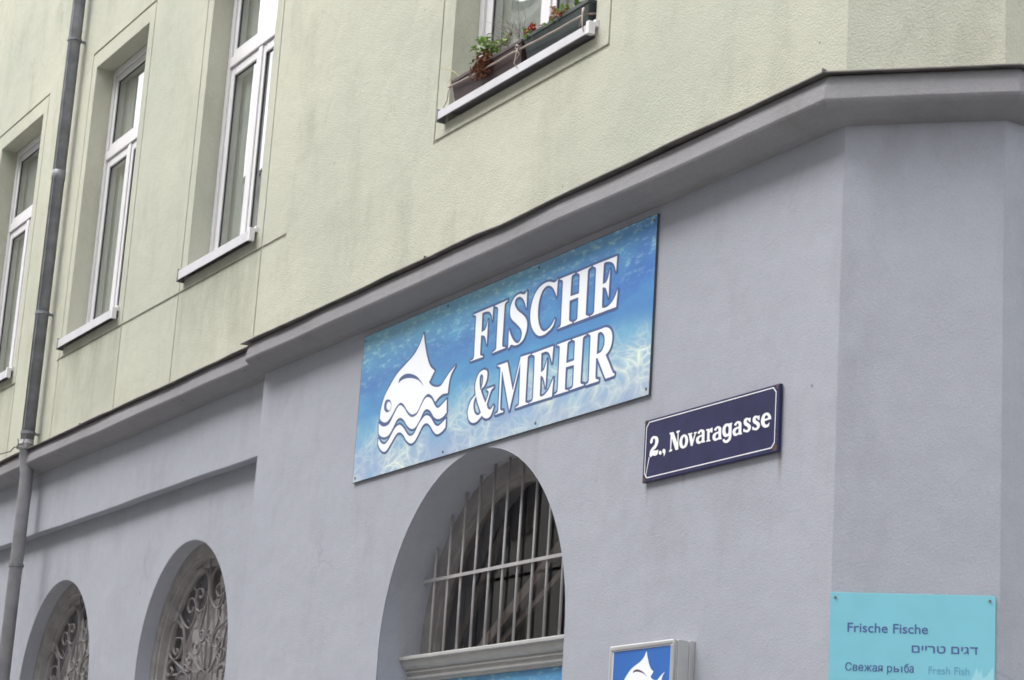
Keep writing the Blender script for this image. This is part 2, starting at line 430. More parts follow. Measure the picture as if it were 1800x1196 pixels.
# ---------------------------------------------------------------- ground
tag(MB().box(-90, 40, -60, 60, -.4, -.15).build('ground', M['asphalt']), kind='structure')
tag(MB().box(-80, 2.6, -3.2, .6, -.146, 0).build('pavement', M['paving'], bevel=.01), kind='structure')

# ---------------------------------------------------------------- the corner building
B = tag(empty('corner_building', (0, 0, 0)), 'pale green plastered corner house with grey ground floor and white windows', 'building')

WIN = [-6.78-2.6*i for i in range(6)]           # tall windows along the street, the first one right of the drainpipe pair
WW, Z0, Z1 = 1.215, 5.63, 7.975
FX0, FX1 = -3.535, -2.005                       # the wider window with the flower boxes
GR = .0065
def upper_wall():
    holes = [(c-WW/2, c+WW/2, Z0, Z1) for c in WIN]+[(FX0, FX1, 5.69, Z1)]
    gro = []
    for i, c in enumerate(WIN):
        gro += [(c-.728, c-.728+.011, 4.75, 8.12), (c+.722, c+.722+.011, 4.75, 8.12), (c-.728, c+.733, 8.112, 8.127)]
    gro += [(-10.145, -5.665, 5.540, 5.556)]
    for c in WIN[2:]: gro.append((c-.79, c+.735, 5.540, 5.556))
    gro += [(-3.687, -3.676, 5.61, 8.12), (-1.875, -1.864, 5.61, 8.12), (-3.687, -1.864, 5.604, 5.619), (-3.687, -1.864, 8.112, 8.127)]
    xs = sorted({-24.0, 0.0} | {a for h in holes+gro for a in h[:2]}); zs = sorted({4.70, 13.5} | {a for h in holes+gro for a in h[2:]})
    def dep(x, z):
        for a, b, c, d in holes:
            if a < x < b and c < z < d: return .34
        for a, b, c, d in gro:
            if a < x < b and c < z < d: return GR
        return 0.0
    nx, nz = len(xs)-1, len(zs)-1
    D = [[dep((xs[i]+xs[i+1])/2, (zs[k]+zs[k+1])/2) for k in range(nz)] for i in range(nx)]
    m = MB()
    for i in range(nx):
        for k in range(nz):
            d = D[i][k]
            if d < .3: m.quad((xs[i], d, zs[k]), (xs[i+1], d, zs[k]), (xs[i+1], d, zs[k+1]), (xs[i], d, zs[k+1]))
            if i+1 < nx and D[i+1][k] != d:
                e = D[i+1][k]; x = xs[i+1]; q = [(x, d, zs[k]), (x, e, zs[k]), (x, e, zs[k+1]), (x, d, zs[k+1])]; m.quad(*(q if e > d else q[::-1]))
            if k+1 < nz and D[i][k+1] != d:
                e = D[i][k+1]; z = zs[k+1]; q = [(xs[i], d, z), (xs[i+1], d, z), (xs[i+1], e, z), (xs[i], e, z)]; m.quad(*(q if e < d else q[::-1]))
    C = .44
    m.quad((0, 0, 4.70), (C, C, 4.70), (C, C, 13.5), (0, 0, 13.5))
    m.quad((C, C, 4.70), (C, 14, 4.70), (C, 14, 13.5), (C, C, 13.5))
    return m
me = upper_wall().raw('upper_wall')
link('upper_wall', me, M['green'], B)
MB().quad((-24, 0, 13.5), (0, 0, 13.5), (0, 14, 13.5), (-24, 14, 13.5)).quad((0, 0, 13.5), (.44, .44, 13.5), (.44, 14, 13.5), (0, 14, 13.5)).build('roof', M['flashing'], B)

# ground floor: pilaster bay at the corner, recessed bay to its left, both with arched openings
def arch_contour(cx, cz, r, zb, n=48):
    return [(cx-r, zb)]+[(cx-r*cos(pi*k/n), cz+r*sin(pi*k/n)) for k in range(n+1)]+[(cx+r, zb)]
def reveal(m, cont, y0, y1):
    for i in range(len(cont)):
        a, b = cont[i-1], cont[i]
        m.quad((a[0], y0, a[1]), (b[0], y0, b[1]), (b[0], y1, b[1]), (a[0], y1, a[1]))
def skin(contours, y):
    return fill(contours, 0.0, facade_plane(y))
PX = -5.80
A1 = (-2.93, 2.832, .958)
A2 = (-7.19, 2.99, .818); A3 = (-9.83, 2.95, .835); A4 = (-12.47, 2.95, .83)
LY, UY = .15, .06
c1 = arch_contour(*A1, .05)
f1 = skin([[(PX, -.1), (0, -.1), (0, 4.69), (PX, 4.69)], c1], 0.0)
m = MB(); reveal(m, c1, 0, .50)
m.quad((PX, 0, -.1), (PX, 0, 4.69), (PX, .30, 4.69), (PX, .30, -.1))
m.quad((0, 0, -.1), (.44, .44, -.1), (.44, .44, 4.69), (0, 0, 4.69))
m.quad((.44, .44, -.1), (.44, 14, -.1), (.44, 14, 4.69), (.44, .44, 4.69))
link('corner_wall', merge([f1, m.mesh('r')], 'corner_wall'), M['lilac'], B)
cs = [arch_contour(*a, .9) for a in (A2, A3, A4)]
f2 = skin([[(-24, -.1), (PX, -.1), (PX, 4.25), (-24, 4.25)]]+cs, LY)
m = MB()
for c in cs: reveal(m, c, LY, .55)
link('street_wall', merge([f2, m.mesh('r')], 'street_wall'), M['lilac'], B)
# fascia band: its lower edge is a little uneven, as run by hand
m = MB(); N = 60
for k in range(N):
    x0, x1 = -24+(24+PX)*k/N, -24+(24+PX)*(k+1)/N
    z0, z1 = 4.193+.0018*sin(k*1.7)+.003*sin(k*.6), 4.193+.0018*sin((k+1)*1.7)+.003*sin((k+1)*.6)
    m.quad((x0, UY, z0), (x1, UY, z1), (x1, UY, 4.70), (x0, UY, 4.70)); m.quad((x0, UY, z0), (x1, UY, z1), (x1, LY+.01, z1+.008), (x0, LY+.01, z0+.008))
m.build('fascia_band', M['lilac'], B)

def sweep(path, prof, wob=None, cap=True):
    """profile (out, z) swept along a polyline in plan; mitred, finely divided so that its edges can waver"""
    m = MB(); pts = []
    for i in range(len(path)-1):
        a, b = Vector(path[i]), Vector(path[i+1]); n = max(1, int((b-a).length/.25))
        for k in range(n): pts.append((a+(b-a)*k/n, i if k else None, i))
    pts.append((Vector(path[-1]), None, len(path)-2))
    nr = lambda i: Vector(((path[i+1][1]-path[i][1]), -(path[i+1][0]-path[i][0]))).normalized()
    rows = []
    s = 0; last = None
    for p, seg, i in pts:
        if last is not None: s += (p-last).length
        last = p
        if seg is None and 0 < i and p == Vector(path[i]): 
            h = (nr(i-1)+nr(i)).normalized(); h = h/h.dot(nr(i))
        else: h = nr(i)
        rows.append([(p.x+h.x*(o+(wob(s, j)[0] if wob else 0)), p.y+h.y*(o+(wob(s, j)[0] if wob else 0)), z+(wob(s, j)[1] if wob else 0)) for j, (o, z) in enumerate(prof)])
    for a, b in zip(rows, rows[1:]):
        for j in range(len(prof)-1): m.quad(a[j], b[j], b[j+1], a[j+1])
    if cap:
        m.add(rows[0], [tuple(range(len(prof)))]); m.add(rows[-1], [tuple(range(len(prof)))[::-1]])
    return m
PROF = [(-.03, 4.672), (.0, 4.676), (.05, 4.682), (.10, 4.697), (.135, 4.712), (.150, 4.724), (.156, 4.735), (.153, 4.755), (.149, 4.785), (.141, 4.812), (.136, 4.832), (.134, 4.838), (-.03, 4.846)]
PROF2 = [(-.03, 4.850), (.163, 4.8425), (.167, 4.840), (.169, 4.841), (.169, 4.8455), (.167, 4.848), (-.03, 4.905)]
def wob1(s, j): return (.002*sin(s*3.1+j*.3)+.0015*sin(s*7.3), .002*sin(s*2.3)+.0015*sin(s*5.1+1))
def wob2(s, j):
    k = 0 if j in (0, 6) else 1
    return (k*(.002*sin(s*4.3)+.0015*sin(s*9.1+1)), k*(.002*sin(s*2.9+.5)+.0018*sin(s*6.7)-.012*math.exp(-((s-3.35)/.22)**2)))
R1 = [(-5.755, 0), (0, 0), (.44, .44), (.44, 14)]
R2 = [(-24, UY), (-5.76, UY)]
merged = [sweep(R1, PROF, wob1).mesh('a'), sweep(R2, PROF, wob1).mesh('b')]
link('cornice', merge(merged, 'cornice'), M['trim'], B)
merged = [sweep([(-5.83, 0)]+R1[1:], PROF2, wob2).mesh('a'), sweep([(-24, UY), (-5.85, UY)], PROF2, wob2).mesh('b')]
fl = link('cornice_flashing', merge(merged, 'cornice_flashing'), M['flashing'], B)
for x, y in ((-11.3, UY), (-9.05, UY), (-3.35, 0)):       # folded seams between the sheets
    MB().box(x-.004, x+.004, y-.172, y-.02, 4.844, 4.856).build('flashing_seam', M['flashing'], fl)
for p, q in (((.072, -.172), (.0, .0)), ((.51, .37), (.44, .44))):
    d_ = Vector((q[0]-p[0], q[1]-p[1])).normalized(); n_ = Vector((-d_.y, d_.x))*.004
    MB().add([(a.x, a.y, z) for z in (4.842, 4.857) for a in (Vector(p)+n_, Vector(p)-n_, Vector(q)-n_, Vector(q)+n_)], [(0, 1, 2, 3), (7, 6, 5, 4), (0, 4, 5, 1), (1, 5, 6, 2), (2, 6, 7, 3), (3, 7, 4, 0)]).build('flashing_seam', M['flashing'], fl)

# ---------------------------------------------------------------- the tall white windows
def make_window(x0, x1, zt, transom, Z0=Z0, lip=.067):
    """origin at the middle of the opening's foot, in the wall plane"""
    w = x1-x0; h = zt-Z0; hw = w/2
    FY, FB = .145, .215
    m = MB(); fw = .055
    m.box(-hw+.001, -hw+fw, FY, FB, .0, h); m.box(hw-fw, hw-.001, FY, FB, .0, h); m.box(-hw+fw, hw-fw, FY, FB, h-fw, h-.001); m.box(-hw+fw, hw-fw, FY, FB, .0, .085)
    if transom:
        m.box(-hw+fw, hw-fw, FY-.004, FB, transom-.022, transom+.055)
    win = m.build('window', M['white'], B, (( x0+x1)/2, 0, Z0), bevel=.006)
    def sash(a, b, c, d, sw):
        s = MB(); ya, yb = FY+.012, FB+.01
        s.box(a, a+sw, ya, yb, c, d); s.box(b-sw, b, ya, yb, c, d); s.box(a+sw, b-sw, ya, yb, c, c+sw); s.box(a+sw, b-sw, ya, yb, d-sw, d)
        o = s.build('sash', M['white'], win, bevel=.008)
        g = MB(); t = .007; ga, gb = ya+.010, ya+.018
        g.box(a+sw, a+sw+t, ga, gb, c+sw, d-sw); g.box(b-sw-t, b-sw, ga, gb, c+sw, d-sw); g.box(a+sw+t, b-sw-t, ga, gb, c+sw, c+sw+t); g.box(a+sw+t, b-sw-t, ga, gb, d-sw-t, d-sw)
        g.build('gasket', M['gasket'], win)
        to_street(MB().quad((a+sw+t, ya+.016, c+sw+t), (b-sw-t, ya+.016, c+sw+t), (b-sw-t, ya+.016, d-sw-t), (a+sw+t, ya+.016, d-sw-t)).build('pane', M['glass'], win))
    top = transom-.022 if transom else h-fw
    gap = .004
    if transom: sash(-hw+fw+gap, hw-fw-gap, transom+.055+gap, h-fw-gap, .052)
    sash(-hw+fw+gap, -.004, .085+gap, top-gap, .068); sash(.004, hw-fw-gap, .085+gap, top-gap, .068)
    MB().box(-.032, .032, FY+.001, FY+.0115, .085+gap, top-gap).build('cover_strip', M['white'], win, bevel=.003)
    # net curtain a hand's breadth behind the glass, and the dark room behind it
    c = MB(); n = 64
    for k in range(n):
        a, b = -hw+.01+(w-.02)*k/n, -hw+.01+(w-.02)*(k+1)/n
        ya = .240+.010*sin(k*1.05)+.004*sin(k*.37); yb = .240+.010*sin((k+1)*1.05)+.004*sin((k+1)*.37)
        c.quad((a, ya, .02), (b, yb, .02), (b, yb, h-.02), (a, ya, h-.02))
    c.build('curtain', M['curtain'], win, smooth=True)
    # sheet metal sill with end caps
    s = MB(); a, b = -hw-.035, hw+.03
    s.box(a+.012, b-.03, -.052, -.046, .055-lip, .055); s.add([(a+.012, -.049, .055), (b-.03, -.049, .055), (b-.03, .144, .075), (a+.012, .144, .075), (a+.012, -.049, .050), (b-.03, -.049, .050), (b-.03, .144, .070), (a+.012, .144, .070)], [(0, 1, 2, 3), (7, 6, 5, 4), (0, 4, 5, 1), (1, 5, 6, 2), (2, 6, 7, 3), (3, 7, 4, 0)])
    sill = s.build('sill', M['sill'], win, bevel=.002)
    e = MB(); e.box(b-.030, b, -.056, -.018, .050-lip, .070); e.box(b-.026, b, -.018, .14, .046, .086)
    e.build('sill_end_cap', M['white'], win, bevel=.003)
    e = MB(); e.box(a, a+.012, -.056, -.002, .042-lip, .068)
    e.build('sill_end_cap', M['zinc'], win, bevel=.002)
    return win
def dup_tree(o, loc):
    r = o.copy(); COL.objects.link(r); r.location = loc
    for ch in o.children:
        c = ch.copy(); COL.objects.link(c); c.parent = r
    return r
w0 = make_window(WIN[0]-WW/2, WIN[0]+WW/2, Z1, 7.215-Z0)
for c in WIN[1:]: dup_tree(w0, (c, 0, Z0))
fw = make_window(FX0, FX1, Z1, 7.215-5.69, 5.69, .047)
tag(fw, 'wide white window with flower boxes on its sill')

# ---------------------------------------------------------------- the arched shop window by the pilaster
def ring(cx, cz, ro, ri, zb, y0, y1, sides=True):
    """arched frame band between two radii, facing the street"""
    n = 48; m = MB()
    out = [(cx-ro, zb)]+[(cx-ro*cos(pi*k/n), cz+ro*sin(pi*k/n)) for k in range(n+1)]+[(cx+ro, zb)]
    inn = [(cx-ri, zb)]+[(cx-ri*cos(pi*k/n), cz+ri*sin(pi*k/n)) for k in range(n+1)]+[(cx+ri, zb)]
    for i in range(len(out)-1):
        a, b, c, d = out[i], out[i+1], inn[i+1], inn[i]
        m.quad((a[0], y0, a[1]), (b[0], y0, b[1]), (c[0], y0, c[1]), (d[0], y0, d[1]))
        m.quad((d[0], y0, d[1]), (c[0], y0, c[1]), (c[0], y1, c[1]), (d[0], y1, d[1]))
    return m
cx, cz, r = A1
rm = MB(); ro = r-.001
aw = ring(cx, cz, ro, .865, 2.80, .245, .30).build('arched_window', M['frame'], B)
tag(aw, 'large arched shop window behind straight grey bars')
rg = ring(cx, cz, .865, .835, 2.80, .27, .33).build('frame', M['frame'], aw)
MB().box(cx-.834, cx+.834, .272, .33, 2.801, 2.85).build('bottom_rail', M['ledge'], aw, bevel=.004)
gp = fill([arch_contour(cx, cz, .834, 2.851)], 0.0, facade_plane(.30))
to_street(link('pane', gp, M['glass_dark'], aw))
# iron bars let into the reveal
bars = []
sp = .1475
for k in range(12):
    x = cx-5.5*sp+k*sp+.045
    z1 = cz+sqrt(max(0, .953**2-(x-cx)**2))
    MB().tube([(x, .205, 2.80), (x+.003*sin(k*2.1), .205, 3.2), (x, .205, z1)], .0072, 8).build('bar', M['iron'], aw, smooth=True)
zb = 3.228
hx = sqrt(.955**2-(zb-cz)**2)
MB().box(cx-hx, cx+hx, .190, .197, zb-.0085, zb+.0085).build('cross_bar', M['iron'], aw)
# the room behind: dark, with leaning battens
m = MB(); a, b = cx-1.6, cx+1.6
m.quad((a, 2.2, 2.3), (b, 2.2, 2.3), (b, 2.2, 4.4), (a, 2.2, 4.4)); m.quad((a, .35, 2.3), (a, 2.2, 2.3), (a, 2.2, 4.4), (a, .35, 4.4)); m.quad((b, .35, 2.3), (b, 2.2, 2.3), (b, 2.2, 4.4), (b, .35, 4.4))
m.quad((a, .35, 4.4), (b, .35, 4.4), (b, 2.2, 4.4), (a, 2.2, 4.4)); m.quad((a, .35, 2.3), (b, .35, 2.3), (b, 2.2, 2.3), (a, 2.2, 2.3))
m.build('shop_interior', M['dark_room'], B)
def batten(p, q, wd, dp):
    p, q = Vector(p), Vector(q); t = (q-p).normalized(); y = Vector((0, 1, 0)); s = t.cross(y).normalized(); L = (q-p).length
    return Matrix((( s.x, y.x, t.x, p.x), (s.y, y.y, t.y, p.y), (s.z, y.z, t.z, p.z), (0, 0, 0, 1))), L
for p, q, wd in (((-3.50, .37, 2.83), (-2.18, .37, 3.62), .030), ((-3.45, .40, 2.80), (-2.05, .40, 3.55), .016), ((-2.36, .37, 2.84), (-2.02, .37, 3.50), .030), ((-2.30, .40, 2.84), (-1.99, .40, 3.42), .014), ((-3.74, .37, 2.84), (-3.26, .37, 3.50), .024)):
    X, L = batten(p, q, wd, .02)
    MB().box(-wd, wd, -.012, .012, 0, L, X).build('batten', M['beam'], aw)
MB().box(-2.16, -2.08, .38, .40, 2.92, 2.945).box(-2.12, -2.11, .385, .395, 2.84, 2.92).build('latch', M['ledge'], aw, bevel=.003)
# moulded ledge under it, and the printed panel below
def ledge_sweep(x0, x1):
    prof = [(.24, 2.840), (.150, 2.834), (.128, 2.829), (.124, 2.824), (.124, 2.811), (.141, 2.807), (.142, 2.796), (.147, 2.783), (.157, 2.772), (.166, 2.766), (.176, 2.763), (.176, 2.757), (.170, 2.755), (.170, 2.748), (.184, 2.745), (.184, 2.730), (.178, 2.728), (.180, 2.718), (.196, 2.714), (.198, 2.7015), (.24, 2.7012)]
    m = MB(); n = len(prof)
    L = [(x0+max(0, (y-.124))*.0, y, z) for y, z in prof]; R_ = [(x1, y, z) for y, z in prof]
    for i in range(n-1): m.quad(L[i], R_[i], R_[i+1], L[i+1])
    return m
ledge_sweep(cx-r+.002, cx+r-.002).build('ledge_moulding', M['ledge'], aw)
pm = MB().box(cx-r+.06, cx+r-.06, .215, .235, .3, 2.70)
pm.build('printed_panel', M['door_print'], aw)
MB().box(cx-r+.002, cx-r+.06, .205, .245, .05, 2.7005).box(cx+r-.06, cx+r-.002, .205, .245, .05, 2.7005).box(cx-r+.06, cx+r-.06, .205, .245, .05, .3).build('panel_frame', M['ledge'], aw)

# ---------------------------------------------------------------- arched windows with wrought-iron scrolls
GRILLE = '''-0.270,0.669 -0.157,0.673 -0.068,0.636 -0.013,0.568 0.005,0.465 -0.031,0.405 -0.114,0.378 -0.187,0.397 -0.219,0.442 -0.210,0.492 -0.187,0.528 -0.131,0.529 -0.093,0.495 -0.121,0.466 -0.157,0.483
0.147,0.662 0.058,0.620 0.024,0.556 0.034,0.471 0.090,0.408 0.165,0.373 0.237,0.387 0.278,0.442 0.276,0.492 0.235,0.529 0.169,0.530 0.138,0.495 0.177,0.455 0.230,0.458
-0.024,0.742 0.005,0.566 0.011,0.414 0.032,0.204 0.043,-0.012
-0.589,0.464 -0.509,0.388 -0.406,0.312 -0.304,0.277 -0.233,0.311 -0.199,0.381 -0.229,0.443 -0.294,0.480 -0.344,0.469 -0.363,0.428 -0.322,0.386 -0.265,0.390 -0.262,0.420
-0.269,0.578 -0.277,0.549 -0.226,0.519 -0.226,0.468 -0.203,0.415
-0.459,0.350 -0.397,0.277 -0.359,0.189 -0.313,0.008
-0.662,0.296 -0.602,0.339 -0.519,0.339 -0.435,0.288
-0.653,0.135 -0.556,0.086 -0.452,0.093 -0.403,0.145 -0.406,0.209 -0.465,0.226 -0.528,0.226 -0.562,0.194 -0.562,0.151 -0.516,0.114 -0.477,0.124 -0.492,0.155
-0.199,0.398 -0.128,0.274 -0.058,0.164
-0.028,0.392 -0.054,0.319 -0.091,0.229
0.076,0.376 0.125,0.288 0.162,0.228
0.237,0.363 0.218,0.290 0.166,0.211 0.139,0.130
-0.091,0.229 -0.089,0.196 -0.049,0.172 -0.007,0.182 -0.018,0.224 -0.057,0.245 -0.075,0.228 -0.055,0.210
0.027,0.188 0.089,0.154 0.139,0.172 0.126,0.222 0.084,0.242 0.047,0.232 0.053,0.207 0.088,0.200
0.389,0.293 0.300,0.267 0.200,0.233 0.153,0.179 0.165,0.129 0.230,0.112 0.278,0.137 0.259,0.172 0.214,0.179 0.201,0.159
-0.055,0.152 -0.098,0.100 -0.163,0.092 -0.212,0.128 -0.210,0.166 -0.174,0.176 -0.135,0.157 -0.147,0.132
-0.320,0.034 -0.214,0.023 -0.189,0.060 -0.221,0.095 -0.270,0.107 -0.298,0.083 -0.268,0.056 -0.235,0.063
-0.210,0.095 -0.127,0.039 -0.034,-0.016
-0.055,0.152 -0.022,0.066 0.021,-0.011
0.140,0.126 0.136,0.056 0.115,-0.016
0.277,0.097 0.208,0.027 0.128,-0.042
0.015,0.139 0.043,-0.012
0.253,0.106 0.244,0.058 0.296,0.022 0.357,0.035 0.367,0.083 0.317,0.110 0.267,0.097 0.275,0.064 0.320,0.057
-0.531,0.081 -0.399,0.026 -0.273,-0.011 -0.202,-0.019
-0.447,-0.052 -0.409,-0.020 -0.330,-0.012 -0.253,-0.041 -0.232,-0.097
-0.073,-0.080 -0.061,-0.039 -0.011,-0.017 0.055,-0.015
0.279,-0.083 0.287,-0.026 0.346,-0.005 0.391,-0.016 0.388,-0.048 0.347,-0.054
-0.533,0.089 -0.630,0.052 -0.640,0.001 -0.585,-0.023 -0.545,0.004 -0.578,0.036'''.strip().split('\n')
def ribbon(pts, closed=False, hw=.0034, y0=-.011, y1=.011):
    """flat iron bent on edge: thin in the facade plane, deeper than wide"""
    m = MB(); n = len(pts); rows = []
    for i in range(n):
        a, b = pts[max(i-1, 0)], pts[min(i+1, n-1)]; t = Vector((b[0]-a[0], b[1]-a[1])).normalized(); nx, nz = -t.y*hw, t.x*hw
        p = pts[i]; rows.append([(p[0]+nx, y0, p[1]+nz), (p[0]-nx, y0, p[1]-nz), (p[0]-nx, y1, p[1]-nz), (p[0]+nx, y1, p[1]+nz)])
    for a, b in zip(rows, rows[1:]):
        for k in range(4): m.quad(a[k], a[(k+1) % 4], b[(k+1) % 4], b[k])
    return m
def grille_mesh(rad):
    ms = []; j = 0
    for idx, line in enumerate(GRILLE):
        raw_ = parse(line)
        for mir in (0, 1):
            if mir and idx not in (3, 5, 6, 7, 25): continue
            pts = [((-q[0] if mir else q[0]), q[1], False) for q in raw_]
            c = [q for q in smooth_contour(pts, 5, False) if hypot(q[0], max(q[1], 0)) < rad]
            if len(c) > 2:
                j += 1; d = .0009*(j % 7)
                ms.append(ribbon(c, y0=-.008+d, y1=.007+d).mesh('g'))
    for k, x in enumerate((-.55, -.37, -.185, .185, .37, .55)):      # uprights below the scrollwork
        ms.append(MB().box(x-.006, x+.006, -.004, .008, -1.6, .0-abs(x)*.2).mesh('g'))
    for z in (-.02, -.8): ms.append(MB().box(-rad, rad, .0105, .0165, z-.008, z+.008).mesh('g'))
    return merge(ms, 'grille')
def make_arch(a, label):
    cx, cz, r = a; zb = .95
    w = ring(0, 0, r-.001, r-.075, zb-cz, .255, .285).build('arched_window', M['frame'], B, (cx, 0, cz))
    tag(w, label)
    ring(0, 0, r-.075, r-.10, zb-cz, .272, .33).build('inner_frame', M['frame'], w)
    ring(0, 0, r-.10, r-.150, zb-cz, .315, .345).build('frame', M['frame'], w)
    to_street(link('pane', fill([arch_contour(0, 0, r-.151, zb-cz)], 0.0, facade_plane(.335)), M['glass_old2'], w))
    link('grille', grille_mesh(r-.085), M['grille'], w, (.0, .312, 0))
    link('reflection_board', fill([arch_contour(0, -.16, r-.20, zb-cz)], .01, facade_plane(.385)), M['board'], w)  # added sheet: the pale reflection in the lower pane, put in as colour
    MB().box(-r, r, .40, .42, zb-cz, r+.02).build('dark_blind', M['dark_room'], w)
    MB().box(-r+.001, r-.001, LY+.001, .26, zb-cz-.05, zb-cz+.02).build('sill', M['ledge'], w)
    return w
make_arch(A2, 'arched window with scrolled iron grille nearest the corner bay')
make_arch(A3, 'arched window with scrolled iron grille beside the drainpipe')
make_arch(A4, 'arched window with scrolled iron grille left of the drainpipe')

# ---------------------------------------------------------------- drainpipe
P = tag(empty('drainpipe', (-10.40, -.09, 0)), 'grey zinc drainpipe running down the facade between the tall windows', 'drainpipe')
m = MB(); m.tube([(0, 0, 13.4), (0, 0, 4.93)], .053, 20); m.build('upper_pipe', M['zinc'], P, smooth=True)
m = MB(); m.box(-.004, .004, -.056, -.050, 4.93, 13.4, Matrix.Rotation(radians(32), 4, 'Z')); m.build('pipe_seam', M['zinc'], P)
m = MB(); m.tube([(0, .0, 4.93), (0, .005, 4.80), (0, .02, 4.72), (0, .03, 4.66), (0, .03, .05)], [.053, .053, .056, .052, .052], 20); m.build('lower_pipe', M['zinc_paint'], P, smooth=True)
for z in (11.4, 9.42, 7.14):                                     # sleeve joints
    MB().tube([(0, 0, z-.040), (0, 0, z-.038), (0, 0, z+.038), (0, 0, z+.040)], [.053, .0562, .0562, .053], 20, caps=False).build('pipe_joint', M['zinc'], P, smooth=True)
for z, y in ((10.3, 0), (8.32, 0), (5.97, 0), (4.985, 0), (3.93, .03), (2.4, .03)):
    b = MB(); b.tube([(0, y, z-.012), (0, y, z+.012)], .0605, 20); b.box(-.012, .012, y+.05, .22 if y else .10, z-.008, z+.008) if not y else None; b.box(.056, .072, y-.012, y+.012, z-.010, z+.010)
    b.build('pipe_bracket', M['zinc'], P)
# the twisted wire where the pipe goes through the flashing
W = tag(empty('wire', (-10.40, -.09, 4.86)), 'twisted wire tied round the drainpipe at the cornice edge', 'wire')
m = MB()
for s in range(5):
    pts = [(.075*cos(t*.5+s), .075*sin(t*.5+s), .008*s-.01+.01*sin(t+s)) for t in range(14)]
    m.tube(pts, .005, 5)
m.tube([(-.08, -.02, .01), (-.16, -.05, .03), (-.22, -.06, .0), (-.55, -.085, .012), (-1.6, -.088, .008)], .005, 5)
m.tube([(.07, -.05, .01), (.12, -.06, .05), (.11, -.05, .09)], .004, 5); m.tube([(.02, -.07, .0), (.05, -.09, .06)], .004, 5)
m.build('wire_strand', M['flashing'], W)

